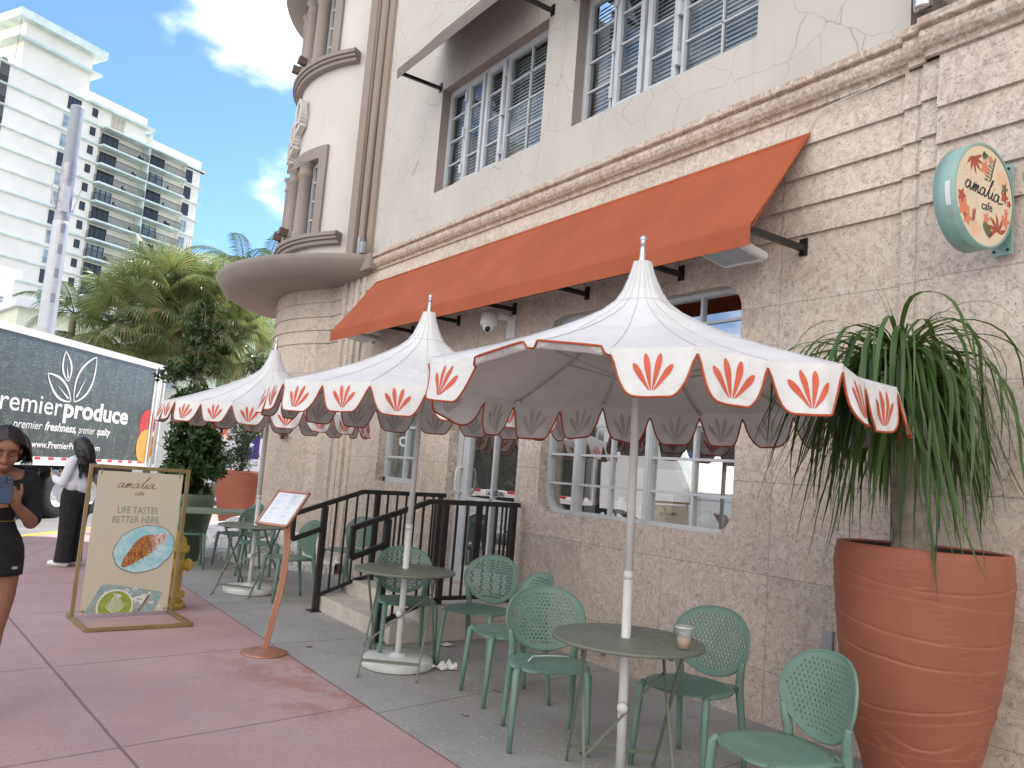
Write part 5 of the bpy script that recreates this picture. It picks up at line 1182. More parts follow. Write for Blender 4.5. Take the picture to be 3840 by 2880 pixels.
def fan_palm():
    x, y, _ = az(11.0, 27); rnd = random.Random(3)
    t = empty('fan_palm', (x, y, -.14), 0, 'big bushy fan palm with pleated leaves behind the dark delivery truck', 'tree')
    H_ = 6.5; mb = MB(); mb.tube([(0, 0, 0), (.1, 0, 2), (-.05, 0, 4), (-.1, 0, H_)], [.22, .18, .17, .16], 14); mb.build('trunk', BARKP, t)
    mb = MB(); pm = MB()
    for (cx, cy, cz, n, L0) in ((-.1, 0, H_-.3, 52, 1.2), (1.2, -.3, H_-.5, 44, 1.1), (-1.0, .0, H_-1.1, 40, 1.15), (2.0, 0, H_-1.3, 26, 1.05), (.4, -.6, H_-1.5, 30, 1.05)):
        for i in range(n):
            ph = i*2.399; f = (i+.5)/n; el = 80-f*128+rnd.uniform(-8, 8); L_ = L0*rnd.uniform(.85, 1.12)
            d = Vector((cos(ph)*cos(R(el)), sin(ph)*cos(R(el)), sin(R(el)))); fan_leaf(mb, Vector((cx, cy, cz)), d, L_, rnd, .8+.7*f, 0, pm=pm)
    mb.build('crown', SABAL, t); pm.build('leaf_stalks', paint('palm_stalk', (.16, .19, .07), .5), t)
    mb = MB()
    for (cx, cy, cz) in ((.9, -.25, H_-1.1), (1.5, 0, H_-1.5), (.2, 0, H_-1.2)):
        for i in range(10):
            ph = rnd.random()*6.28; d = Vector((cos(ph)*.7, sin(ph)*.7, -.6)); fan_leaf(mb, Vector((cx, cy, cz)), d, .75, rnd, 1.3, 0, n=22)
    mb.build('dead_fronds', SKIRT, t)
fan_palm()
def pinnate(mb, c, a, el, L_, rnd, g=.12, w=.55, nl=34, mi=0):
    v = Vector((cos(a)*cos(el), sin(a)*cos(el), sin(el))); p = Vector(c); pts = [p.copy()]; k = 14
    for j in range(k): v = (v+Vector((0, 0, -g*(.4+1.1*j/k)))).normalized(); p = p+v*L_/k; pts.append(p.copy())
    mb.tube(pts, [.018*(1-.85*j/k)+.003 for j in range(k+1)], 5, mi); 
    for j in range(nl):
        f = .10+.9*j/nl; q = f*k; i = min(k-1, int(q)); b = pts[i].lerp(pts[i+1], q-i); d = (pts[i+1]-pts[i]).normalized(); s = d.cross(Vector((0, 0, 1))); s = s.normalized() if s.length > .05 else Vector((1, 0, 0))
        L2 = w*sin(pi*min(1, .18+.8*f))**.7*rnd.uniform(.85, 1.1)
        for sg in (-1, 1):
            v2 = (s*sg*.9+d*.55+Vector((0, 0, -.12))).normalized(); m = b+v2*L2*.5; v3 = (v2+Vector((0, 0, -.55))).normalized(); e = m+v3*L2*.5; ww = d*L_*.007+Vector((0, 0, .004)); mb.add([b-ww*.6, m-ww, e, m+ww, b+ww*.6], [(0, 1, 2, 3, 4)], mi)
def coconut(x, y, h, name, lab, n=18, L_=2.0, seed=1, r=.11, lean=(0, 0), grp=None, elr=(-25, 70)):
    rnd = random.Random(seed); t = empty(name, (x, y, -.14), 0, lab, 'tree', grp)
    mb = MB(); pts = [(lean[0]*f*f, lean[1]*f*f, h*f) for f in [i/10 for i in range(11)]]; mb.tube(pts, [r*1.35]+[r]*9+[r*.8], 12)
    for i in range(3, 40):
        f = i/40; mb.tube([(lean[0]*f*f, lean[1]*f*f, h*f), (lean[0]*f*f, lean[1]*f*f, h*f+.02)], r*1.06, 12)
    mb.build('trunk', BARKP, t); mb = MB(); c = (lean[0], lean[1], h)
    for i in range(n): pinnate(mb, c, i*2.399, R(rnd.uniform(*elr)), L_*rnd.uniform(.8, 1.1), rnd)
    mb.build('crown', COCO, t)
x, y, _ = az(17.05, 32); coconut(x, y, 8.5, 'feather_palm', 'slim feather palm rising between the fan palm and the round tower', 13, 2.4, 5, .13, grp='feather palms', lean=(-.25, 0))
x, y, _ = az(15.0, 31); coconut(x, y, 8.3, 'feather_palm', 'feather palm arching over the top of the fan palm', 12, 2.5, 9, .1, lean=(.2, 0), grp='feather palms', elr=(0, 55))
x, y, _ = az(5.6, 27.5); coconut(x, y, 5.4, 'feather_palm', 'drooping feather palm just right of the grey mast', 12, 1.9, 12, .1, grp='feather palms', elr=(-10, 60))
x, y, _ = az(14.3, 24.0); coconut(x, y, 2.7, 'feather_palm', 'low feather palm under the fan palm beside the white van', 12, 1.5, 14, .09, grp='feather palms', elr=(0, 60))
x, y, _ = az(4.4, 28); coconut(x, y, 4.4, 'feather_palm', 'feather palm behind the truck roof left of the grey mast', 12, 1.6, 17, .09, grp='feather palms', elr=(-10, 50))
def banana(a, d, z, n, L_, lab, seed, mat=None):
    rnd = random.Random(seed); x, y, _ = az(a, d); t = empty('bird_of_paradise', (x, y, -.14), 0, lab, 'plant', 'paddle leaf plants behind the truck')
    mb = MB(); st = MB()
    for i in range(n):
        ph = rnd.random()*6.28; el = R(rnd.uniform(35, 85)); v = Vector((cos(ph)*cos(el), sin(ph)*cos(el), sin(el))); p = Vector((rnd.uniform(-.3, .3), rnd.uniform(-.3, .3), z*.75)); pts = [p.copy()]
        for j in range(10): v = (v+Vector((0, 0, -.07-.03*j*.4))).normalized(); p = p+v*L_/10; pts.append(p.copy())
        st.tube([(0, 0, 0), pts[0], pts[3]], [.03, .02, .01], 5)
        side = v.cross(Vector((0, 0, 1))); side = side.normalized() if side.length > .1 else Vector((1, 0, 0))
        for k in range(3, 10):
            for s in (-1, 1):
                w0 = .22*L_*sin(pi*(k-2.6)/8)**.6; w1 = .22*L_*sin(pi*min(1, (k-1.6)/8))**.6; dr = Vector((0, 0, -.10*L_*rnd.uniform(.2, 1))); mb.add([pts[k], pts[k+1], pts[k+1]+side*s*w1+dr, pts[k]+side*s*w0+dr*.9], [(0, 1, 2, 3)])
    mb.build('leaves', mat or BAN, t); st.build('stems', paint('palm_stalk', (.16, .19, .07), .5), t)
banana(2.6, 25, 3.9, 12, 1.7, 'paddle leaved plant above the truck roof at the left edge', 3); banana(5.2, 25.5, 3.6, 9, 1.5, 'paddle leaved plant above the truck roof right of the grey mast', 5); banana(6.6, 25.5, 3.3, 7, 1.4, 'yellowing paddle leaved plant under the fan palm', 7)
banana(1.2, 25, 3.7, 9, 1.5, 'paddle leaved plant cut by the left edge above the truck', 13)
# ================================================================== mast
def mast():
    x, y, _ = az(4.2, 24); t = empty('phone_mast', (x, y, -.14), 0, 'tall grey cylindrical street mast with small panels, behind the truck', 'mast')
    G = paint('mast_galvanised', (.50, .51, .54), .4, .25, var=.05); G2 = paint('mast_top_grey', (.28, .31, .33), .45, var=.03); G3 = paint('mast_panel', (.25, .26, .29), .4)
    mb = MB(); mb.lathe([(.235, 0), (.215, 4), (.195, 7.1), (.20, 7.15), (.20, 7.25), (.175, 7.3)], 32); mb.build('lower_pole', G, t)
    mb = MB(); mb.lathe([(.185, 7.2), (.18, 8.85)], 32); mb.build('middle_section', paint('mast_zinc', (.36, .36, .38), .35, .45, var=.15), t)
    mb = MB(); mb.lathe([(.17, 8.85), (.168, 10.40), (.16, 10.44), (0, 10.44)], 32); mb.build('antenna_cover', G2, t)
    for z in (5.1, 5.75, 6.4, 6.95):
        mb = MB(); a0 = R(-92)
        for k in range(4):
            a, b = a0+k*.12, a0+(k+1)*.12; r = .222-.006*(z-5)*.8; mb.poly([(r*cos(a), r*sin(a), z), (r*cos(b), r*sin(b), z), (r*cos(b), r*sin(b), z+.24), (r*cos(a), r*sin(a), z+.24)])
        mb.build('panel', G3, t)
    for z0, z1 in ((7.5, 8.2), ):
        mb = MB(); mb.box(-.08, .10, -.24, -.16, z0, z1); mb.build('equipment_box', G, t, bevel=.01)
    for s in (-1, 1):
        mb = MB(); mb.bar((s*.22, 0, 7.6), (s*.34, 0, 8.2), .03, .14); mb.bar((s*.18, 0, 7.6), (s*.24, 0, 7.6), .03); mb.build('side_antenna', G, t)
mast()
# ================================================================== trucks
def truck_plane(p0, a): d = Vector((sin(R(a)), cos(R(a)), 0)); return Matrix(((d.x, 0, d.y, p0[0]), (d.y, 0, -d.x, p0[1]), (0, 1, 0, 0), (0, 0, 0, 1)))
def delivery_truck():
    P0 = (.54, 17.4); A = 39.5; M_ = truck_plane(P0, A)      # local: x along, y up, z out of the side
    t = empty('delivery_truck', (P0[0], P0[1], -.14), 0, 'delivery truck with a dark leafy picture and white lettering, parked across the street', 'truck')
    T = Matrix.Translation((-P0[0], -P0[1], .14)) @ M_
    g = NT('truck_graphic'); p = g.pos(); a = g.noise(2.2, 9, .72, p, 2.5); c = g.mix(g.rng(a, .50, .68), (.04, .042, .040), (.12, .16, .095)); c = g.mix(g.rng(g.noise(7, 8, .7, p, 2), .55, .66, 0, .5), c, (.22, .28, .18)); 
    sx = g.n('SeparateXYZ'); g.l(p, sx.inputs[0]); c = g.mix(g.rng(sx.outputs[2], 1.0, 3.5, .0, .35), c, (.09, .105, .10)); 
    mp = g.n('Mapping'); mp.inputs['Scale'].default_value = (3, 3, 45); g.l(p, mp.inputs[0]); st = g.math('MULTIPLY', g.rng(g.noise(1.5, 4, .7, mp.outputs[0]), .52, .66), g.rng(sx.outputs[2], 2.0, 3.2)); c = g.mix(g.math('MULTIPLY', st, .5), c, (.30, .36, .36))
    g.col(c); g.rough(.28); g.bump(g.noise(3, 2, .5, p), .15, .02)
    u0, u1, z0, z1 = -4.6, 6.05, 1.08, 3.42
    def pt(mb, name, mats, par=t, **k): o = mb.build(name, mats, par, **k); o.data.transform(T); return o
    mb = MB(); mb.box(u0, u1, .96, 3.54, -2.45, -.02); box = pt(mb, 'cargo_box', METWH2)
    mb = MB(); n = 60; vs = []
    for i in range(n+1):
        u = u0+.06+(u1-.45-u0-.06)*i/n
        rib = .004 if i % 5 == 0 else 0; vs += [(u, z0, rib), (u, z1, rib)]
    mb.add(vs, [(2*i, 2*i+2, 2*i+3, 2*i+1) for i in range(n)]); pt(mb, 'side_picture', g.m, box)
    mb = MB(); mb.box(u0, u1, 3.42, 3.56, -.02, .03); mb.box(u0, u1, .95, 1.06, -.02, .03); mb.box(u1-.47, u1-.40, 1.05, 3.42, -.02, .02); mb.box(u1-.03, u1+.03, .95, 3.55, -.02, .03); pt(mb, 'edge_rail', METWH2, box)
    mb = MB(); u = u0+.2
    while u < u1-.7: mb.box(u, u+.18, 1.062, 1.115, .0, .008); u += .42
    pt(mb, 'reflector_tape', paint('tape_red', (.55, .02, .02), .4), box)
    mb = MB(); mb.box(u0+.1, u1-.6, 1.058, 1.12, -.001, .0055); pt(mb, 'tape_backing', PUREW, box)
    mb = MB(); rows = [u0+.1+.62*i for i in range(17)]
    for u in rows:
        z = 1.15
        while z < 3.4: mb.box(u-.006, u+.006, z-.006, z+.006, .0, .008); z += .075
    pt(mb, 'rivets', paint('rivet_white', (.5, .52, .5), .4), box)
    WT = paint('sign_white', (.80, .80, .76), .5, var=.02); 
    def put(body, size, u, z, fit=None, off=0, shear=0): return text(body, size, WT, T @ Matrix.Translation((u, z, .0075)), box, 'lettering', .0005, off, fit, shear=shear)
    put('premier', .54, -.04, 1.97, 2.16, .002); put('produce', .54, 2.18, 1.97, 2.42, .016)
    put('premier', .235, .72, 1.655, .86, 0, .25); put('freshness,', .235, 1.66, 1.655, 1.03, .006, .25); put('premier', .235, 2.76, 1.655, .60, 0, .25); put('quality', .235, 3.44, 1.655, .52, .006, .25)
    put('www.PremierProduce.com', .19, 1.33, 1.30, 2.3, .003)
    # leaf emblem
    lf = MB()
    def outline(tip, base, bulge, w=.055):
        tip, base = Vector((*tip, 0)), Vector((*base, 0)); d = tip-base; s = Vector((-d.y, d.x, 0)).normalized(); pts = []
        for sg in (1, -1):
            side = [base+d*f+s*sg*bulge*sin(pi*f)**.8*(1-.25*f)+s*sg*.0 for f in [i/14 for i in range(15)]]; pts.append(side)
        for side in pts:
            vs = []
            for i, q in enumerate(side):
                tq = (side[min(i+1, 14)]-side[max(i-1, 0)]).normalized(); nn = Vector((-tq.y, tq.x, 0)); ww = w*(.35+.65*sin(pi*i/14)); vs += [q+nn*ww/2+Vector((0, 0, .008)), q-nn*ww/2+Vector((0, 0, .008))]
            lf.add(vs, [(2*i, 2*i+1, 2*i+3, 2*i+2) for i in range(14)])
        v = [base+d*f for f in (.1, .25, .4, .55)]; vs = []
        for i, q in enumerate(v): ww = .022*(1-i/3.3); vs += [q+s*ww+Vector((0, 0, .008)), q-s*ww+Vector((0, 0, .008))]
        lf.add(vs, [(2*i, 2*i+1, 2*i+3, 2*i+2) for i in range(3)])
    outline((1.98, 3.30), (2.20, 2.70), .16); outline((3.06, 3.34), (2.48, 2.30), .30); outline((1.52, 2.78), (2.36, 2.30), .20); pt(lf, 'leaf_emblem', WT, box)
    mb = MB(); mb.poly([(5.50+.36*cos(i*pi/20)*(1 if True else 0), 2.02+.37*sin(i*pi/20), .006) for i in range(40)], 0); mb.poly([(5.52+.40*cos(i*pi/20), 1.48+.42*sin(i*pi/20), .0075) for i in range(40)], 1)
    pt(mb, 'fruit_picture', [paint('print_tomato', (.60, .03, .03), .3, var=.15, scale=2), paint('print_yellow_pepper', (.80, .38, .03), .3, var=.15, scale=2)], box)
    for u in (u1-.34, u1-.20): mb = MB(); mb.tube([(u, 1.0, .03), (u, 3.45, .03)], .018, 8); pt(mb, 'lock_rod', METWH2, box)
    UND = paint('undercarriage', (.03, .03, .03), .7)
    mb = MB(); mb.box(u0, u1, .72, .955, -1.7, -.7); mb.box(.2, 1.5, .35, .85, -.75, -.15); mb.box(3.9, 5.8, .35, .9, -1.9, -.4); pt(mb, 'chassis', UND)
    mb = MB(); mb.box(1.72, 1.76, .18, .88, -.6, -.03); pt(mb, 'mud_flap', UND)
    TY = paint('tyre_rubber', (.022, .022, .022), .75, bump=.4, bscale=40)
    for u in (2.0+.45, -3.2, 3.55):
        for zc in (-.16, -2.25):
            m = Matrix.Translation((u, .36, zc)); mb = MB(); mb.lathe([(.26, -.13), (.40, -.14), (.475, -.11), (.50, -.05), (.50, .05), (.475, .11), (.40, .14), (.26, .13)], 44, m=m)
            for k in range(44): a = k*2*pi/44; mb.add([m @ Vector((.502*cos(a), .502*sin(a), z)) for z in (-.1, .1)]+[m @ Vector((.502*cos(a+.05), .502*sin(a+.05), z)) for z in (.1, -.1)], [(0, 1, 2, 3)])
            w = pt(mb, 'wheel', TY); mb = MB(); mb.lathe([(0, .02), (.10, .05), (.12, .03), (.24, .06), (.27, .12)], 28, m=m); pt(mb, 'rim', METWH2, w)
    # cab beyond the left edge
    mb = MB(); mb.extr([(u0-.15, .6, 0), (u0-1.9, .6, 0), (u0-1.95, 1.5, 0), (u0-1.5, 2.5, 0), (u0-.15, 2.7, 0)], (0, 0, -2.2)); pt(mb, 'cab', PUREW)
METWH2 = paint('truck_white', (.74, .74, .71), .4, var=.06, dirt=.2)
delivery_truck()
def parcel_van():
    x, y, _ = az(12.9, 25.6); A = 68; P0 = (x, y); T = Matrix.Translation((-x, -y, .14)) @ truck_plane(P0, A)
    t = empty('parcel_van', (x, y, -.14), 0, 'white parcel van with orange and purple lettering, behind the planters', 'van')
    def pt(mb, name, mats, par=t): o = mb.build(name, mats, par); o.data.transform(T); return o
    mb = MB(); mb.box(0, 2.75, .55, 3.15, -2.3, 0); b = pt(mb, 'body', PUREW)
    mb = MB(); mb.box(2.75, 3.6, .55, 2.3, -2.25, -.02); pt(mb, 'cab', PUREW)
    mb = MB(); mb.box(0, 2.75, 3.15, 3.22, -2.3, .02); pt(mb, 'roof_rail', METWH2, b)
    text('Ex', .95, paint('parcel_orange', (.80, .10, .02), .4), T @ Matrix.Translation((.62, 1.93, .006)), b, 'lettering', off=.04)
    text('Express', .27, paint('parcel_grey', (.30, .31, .33), .5), T @ Matrix.Translation((.30, 1.62, .006)), b, 'lettering', fit=.95)
    PUR = paint('parcel_purple', (.045, .02, .20), .4)
    mb = MB(); mb.poly([(1.9, 1.35, .005), (2.74, 1.35, .005), (2.74, 2.1, .005), (2.1, 2.1, .005)]); mb.box(2.2, 2.74, .6, .8, 0, .005); pt(mb, 'purple_panel', PUR, b)
    mb = MB(); mb.poly([(2.42+.13*(1 if i % 2 == 0 else .42)*cos(i*pi/5+.3), 1.78+.13*(1 if i % 2 == 0 else .42)*sin(i*pi/5+.3), .009) for i in range(10)]); pt(mb, 'star', PUREW, b)
    mb = MB(); 
    for z in (.9, 1.1, 1.3, 1.5): mb.box(.35, 1.0, z, z+.015, 0, .008)
    for u in (.3, 1.05): mb.box(u, u+.02, .65, 1.75, 0, .012)
    pt(mb, 'side_door', METWH2, b)
    mb = MB(); mb.tube([(1.3, 1.35, .0), (1.3, 1.35, .03)], .07, 16); pt(mb, 'side_lamp', paint('amber', (.8, .28, .02), .3), b)
    mb = MB(); mb.tube([(.1, 1.25, .0), (.1, 1.25, .03)], .06, 16); pt(mb, 'tail_lamp', paint('tape_red', (.55, .02, .02), .4), b)
    for u in (.7, 3.0):
        m = Matrix.Translation((u, .36, -.14)); mb = MB(); mb.lathe([(0, .03), (.2, .06), (.24, .12), (.36, .12), (.37, 0), (.36, -.12)], 28, m=m); pt(mb, 'wheel', paint('tyre_rubber', (.022, .022, .022), .75))
parcel_van()
# ================================================================== far buildings
AQ = paint('aqua_slab_edge', (.66, .76, .71), .7, var=.10, scale=.6, dirt=.25); APW = paint('apartment_white', (.92, .86, .75), .85, var=.035, scale=.25); APS = paint('apartment_soffit', (.60, .72, .69), .8)
DKG = paint('dark_glazing', (.05, .058, .065), .15); LTG = paint('pale_glazing', (.36, .42, .45), .2, var=.2, scale=.6); RAILM = paint('balcony_iron', (.03, .03, .03), .5)
def apartment():
    FA = 63.0; d = Vector((sin(R(FA)), cos(R(FA)), 0)); P0 = Vector((0, 120, 0)); nrm = Vector((d.y, -d.x, 0))   # outward, towards the viewer
    t = empty('apartment_tower', (0, 120, 0), 0, 'tall white balcony apartment block with pale aqua floor edges at the left', 'building')
    M_ = Matrix(((d.x, 0, nrm.x, 0), (d.y, 0, nrm.y, 0), (0, 1, 0, 0), (0, 0, 0, 1)))   # local x along, y up, z out
    def U(a): return 120*tan(R(a))/(d.x-d.y*tan(R(a)))
    def pt(mb, name, mats, par=t): o = mb.build(name, mats, par); o.data.transform(M_); return o
    fz = [48.7-2.72*k for k in range(18)]
    ua, ub, uc, ud, ue = -14, U(4.66), U(8.25), U(11.85), U(5.62)
    um = U(8.43)
    w = MB()
    # wall built as piers and bands so that the bays are real recesses
    w.box(-60, ua+10.5, 0, 48.7, -26, 0)
    top_tower = 56.2
    w.box(ua+10.5, ue, 0, 48.7, -26, 0)
    w.box(U(.85), ub, 48.7, top_tower, -13, 0)
    w.box(ub, uc, 48.7, 50.3, -22, 0)
    w.box(ue, U(10.9), 0, 46.1, -26, -.8); w.box(U(10.9), ud, 0, 46.1, -26, 0); w.box(ue, uc, 45.9, 48.7, -26, 0); w.box(uc, ud, 46.1, 47.6, -24, 0)
    wall = pt(w, 'wall', APW)
    for q in (0, ): pass
    # slab ledges
    for k, z in enumerate(fz):
        mb = MB()
        if z > 3:
            end = ue if k > 0 else uc+.6
            mb.box(-60, end, z-.10, z+.10, -.2, .32)
            if k >= 1: mb.box(U(10.9), ud+.7, z-.10, z+.10, -.3, .32)
            if k == 1: mb.box(uc, ud+.9, z-.1, z+.25, -.3, .5)
            pt(mb, 'floor_edge', AQ, wall)
    mb = MB(); mb.box(U(.85)-1.3, ub+1.2, 52.6, 52.95, -13.5, .9); pt(mb, 'ledge', AQ, wall)
    mb = MB(); mb.box(U(.85)-1.5, ub+1.4, 55.2, 56.3, -14, 1.2); pt(mb, 'roof_slab', AQ, wall)
    mb = MB(); mb.box(ub, uc+.9, 48.5, 48.9, -1, .9); pt(mb, 'roof_edge', AQ, wall)
    mb = MB(); mb.box(um-.12, um+.12, 0, 48, -1.6, .9); pt(mb, 'divider_fin', AQ, wall)
    def win(u0, u1, z0, z1, nx, nz, glass, fr=AQ):
        mb = MB(); mb.box(u0, u1, z0, z1, 0, .05); f = pt(mb, 'window', glass, wall); mb = MB(); e = .07
        mb.box(u0, u0+e, z0, z1, .05, .12); mb.box(u1-e, u1, z0, z1, .05, .12); mb.box(u0, u1, z1-e, z1, .05, .11); mb.box(u0, u1, z0, z0+e, .05, .11)
        for i in range(1, nx): u = u0+(u1-u0)*i/nx; mb.box(u-.03, u+.03, z0, z1, .05, .09)
        for i in range(1, nz): z = z0+(z1-z0)*i/nz; mb.box(u0, u1, z-.03, z+.03, .05, .09)
        pt(mb, 'frame', RAILM if glass is DKG else fr, f)
    win(U(3.62), U(4.35), 46.5, 48.3, 3, 2, DKG, AQ)
    for k in range(1, 15): z = fz[k+0]; win(U(3.45), U(3.95), z-2.25, z-.4, 1, 2, LTG if k % 3 else DKG)
    for k in range(0, 15): z = fz[k]; win(U(5.03), U(5.33), z-1.7, z-.55, 1, 2, DKG)
    win(U(6.15), U(6.95), 46.45, 48.35, 3, 2, paint('tan_blind', (.60, .50, .36), .5))  # window in an even tan blind colour
    # stair balconies at the far left
    for k in range(0, 12):
        z = fz[k]; mb = MB(); mb.box(U(-.17), U(.33), z-2.55, z-.15, 0, .03); o = pt(mb, 'stair_opening', paint('stair_shadow', (.13, .125, .115), .8), wall)
        mb = MB(); mb.box(U(-.17), U(.33), z-1.75, z-1.69, .04, .09)
        for i in range(9): u = U(-.17)+(U(.33)-U(-.17))*i/9; mb.box(u, u+.03, z-2.55, z-1.7, .04, .07)
        pt(mb, 'stair_railing', RAILM, o)
    rnd = random.Random(2)
    def balcony(u0, u1, z, gu0, gu1, glass):
        mb = MB(); mb.box(u0, u1, z-.14, z+.12, -1.5, 1.15); b = pt(mb, 'balcony_slab', AQ, wall)
        mb = MB(); h = 1.05
        mb.box(u0+.05, u1-.05, z+.10+h, z+.18+h, 1.02, 1.08); mb.box(u0+.05, u0+.1, z+.12+h, z+.17+h, -.2, 1.08); mb.box(u0+.05, u1-.05, z+.2, z+.24, 1.03, 1.07)
        n = int((u1-u0)/.17)
        for i in range(n+1): u = u0+.05+(u1-u0-.14)*i/n; mb.box(u, u+.055, z+.2, z+.14+h, 1.03, 1.075)
        for i in range(6): q = -.1+1.1*i/6; mb.box(u0+.05, u0+.085, z+.2, z+.14+h, q, q+.035)
        pt(mb, 'railing', RAILM, b)
        mb = MB(); mb.box(gu0, gu1, z+.13, z+2.35, -.8, -.75); g = pt(mb, 'glass_door', glass, wall); mb = MB()
        for i in range(4): u = gu0+(gu1-gu0)*i/3; mb.box(u-.05, u+.05, z+.13, z+2.35, -.75, -.68)
        pt(mb, 'frame', RAILM, g)
        mb = MB()
        for i in range(1):
            u = rnd.uniform(u0+.8, u1-1); s = rnd.uniform(.3, .6); mb.box(u, u+s, z+.12, z+.12+s*.9, .1, .1+s); mb.box(u, u+.06, z+.12, z+.9, .1, .1+s)
        pt(mb, 'terrace_chair', RAILM, b)
    for k in range(2, 14):
        z = fz[k]; balcony(ue, um-.12, z, U(5.95), U(6.9), DKG if k not in (5, 8) else LTG)
        if k >= 3 or True: balcony(um+.12, U(10.75), z-.0, U(8.62), U(9.75), DKG if k % 3 else LTG)
        win(U(10.95), U(11.35), z+.3, z+2.2, 2, 3, DKG if k < 5 else LTG)
    mb = MB(); mb.box(ue, um, fz[1]-.14, fz[1]+.12, -1.5, 1.15); mb.box(um, U(10.75), fz[1]-.14, fz[1]+.12, -1.5, 1.15); pt(mb, 'balcony_roof', AQ, wall)
    # left roof machinery
    mb = MB(); mb.tube([(U(.35), 49.6, -2.5), (U(.35), 49.6, -1.6)], .5, 12); mb.box(U(.4), U(.75), 48.7, 49.3, -3, -1.5); pt(mb, 'roof_fan', GREYM, wall)
    mb = MB(); mb.tube([(U(.55), 55.9, 0), (U(.25), 49.2, 1.2)], .03, 4); pt(mb, 'cable', RAILM, wall)
    t2 = MB(); t2.box(-9, -.5, 50, 55.5, -30, -20); pt(t2, 'rear_tower', APW)
apartment()
def low_buildings():
    GW = paint('mint_render', (.66, .74, .56), .85, var=.04, scale=.4); WW = paint('white_render', (.80, .81, .80), .85, var=.04, scale=.4)
    def block(name, a, d, fa, w, h, dep, mat, lab, floors, trim=None):
        x, y, _ = az(a, d); t = empty(name, (x, y, -.14), 0, lab, 'building'); dd = Vector((sin(R(fa)), cos(R(fa)), 0)); n = Vector((dd.y, -dd.x, 0)); M_ = Matrix(((dd.x, 0, n.x, 0), (dd.y, 0, n.y, 0), (0, 1, 0, 0), (0, 0, 0, 1)))
        def pt(mb, nm, m, par=t): o = mb.build(nm, m, par); o.data.transform(M_); return o
        mb = MB(); mb.box(0, w, 0, h, -dep, 0); wl = pt(mb, 'wall', mat)
        mb = MB(); mb.box(-.2, w+.2, h-.15, h+.2, -dep-.3, .4); pt(mb, 'roof', trim or AQ2, wl)
        for f in floors:
            z0, z1, us, fw = f
            for u in us:
                mb = MB(); mb.box(u, u+fw, z0, z1, -.02, .03); g = pt(mb, 'window', LTG, wl); mb = MB()
                for i in range(3): mb.box(u+fw*i/2-.04, u+fw*i/2+.04, z0, z1, .03, .08)
                mb.box(u-.1, u+fw+.1, z0-.1, z0, .0, .12); mb.box(u, u+fw, (z0+z1)/2-.03, (z0+z1)/2+.03, .03, .07); pt(mb, 'frame', WHITE, g)
        return t, pt, wl
    AQ2 = paint('pale_green_trim', (.55, .66, .45), .8, var=.06)
    block('mint_building', 15.3, 44, 75, 14, 8.3, 10, GW, 'low pale green building behind the far palms, beside the tower', [(5.3, 7.2, (1.8, 5.5, 9), 2.2), (1.5, 3.6, (1.8, 5.5, 9), 2.2)])
    block('white_hall', 12.8, 60, 75, 24, 15.2, 14, WW, 'plain white building with a sloping roofline behind the feather palms', [(11.2, 12.6, (10, 16), 2)])
    tt, pt, wl = block('annex_building', -6, 45, 80, 6.55, 9.4, 12, WW, 'white annex with a louvred vent and blue awning at the left edge above the truck', [(2, 4, (4,), 1.8)], WW)
    mb = MB()
    for i in range(8): mb.box(4.3, 6.2, 6.7+i*.2, 6.81+i*.2, .0, .12)
    pt(mb, 'louvre', GREYM, wl)
    mb = MB(); mb.extr([(3.9, 5.4, 0), (5.7, 5.4, 0), (5.7, 6.3, 0), (3.9, 6.3, 0)], (0, 0, .5)); pt(mb, 'awning', paint('blue_cloth', (.10, .24, .42), .7), wl)
    block('cream_building', 2.6, 40, 80, 9, 7.2, 10, paint('cream_render', (.76, .78, .62), .85, var=.04, scale=.4), 'pale cream building glimpsed between the mast and the fan palm', [(4.4, 6, (1, 5), 2)], WW)
low_buildings()
def across_street():
    """what stands across the street and shows only as reflections in the glass"""
    W_ = paint('hoarding_white', (.48, .47, .45), .7, var=.04, scale=.5)
    t = empty('site_hoarding', (-10.5, 6, -.14), 0, 'white hoarding fence across the street, mirrored in the shop window', 'fence'); mb = MB(); mb.box(-.05, .05, -22, 6, 0, 2.5)
    for i in range(14): mb.box(.05, .10, -22+i*2-.04, -22+i*2+.04, 0, 2.5)
    mb.build('panels', W_, t)
    for (y, h, w, c, lab) in ((-8, 10, 16, (.70, .68, .62), 'cream building across the street, mirrored in the upper windows'), (12, 7.5, 14, (.74, .70, .60), 'low building across the street, mirrored in the door glass')):
        t = empty('opposite_building', (-24, y, -.14), 0, lab, 'building'); mb = MB(); mb.box(-10, 0, -w/2, w/2, 0, h); wl = mb.build('wall', paint('opp_%d' % h, c, .85, var=.04), t)
        mb = MB(); mb.box(-10.4, .5, -w/2-.4, w/2+.4, h, h+.4); mb.build('roof', AQ, wl)
        for k in range(int(h//3)):
            for j in range(5): mb = MB(); mb.box(0, .05, -w/2+1+j*(w-1)/5, -w/2+2.6+j*(w-1)/5, 1+3*k, 2.6+3*k); mb.build('window', DKG, wl)
    for i, (x, y, h) in enumerate(((-8.6, -1.0, 5.2), (-8.6, 6.5, 5.6), (-8.8, -9, 5))): coconut(x, y, h, 'street_palm', 'palm on the far kerb across the street, mirrored in the shop windows', 14, 1.8, 30+i, .12, grp='palms across the street')
across_street()
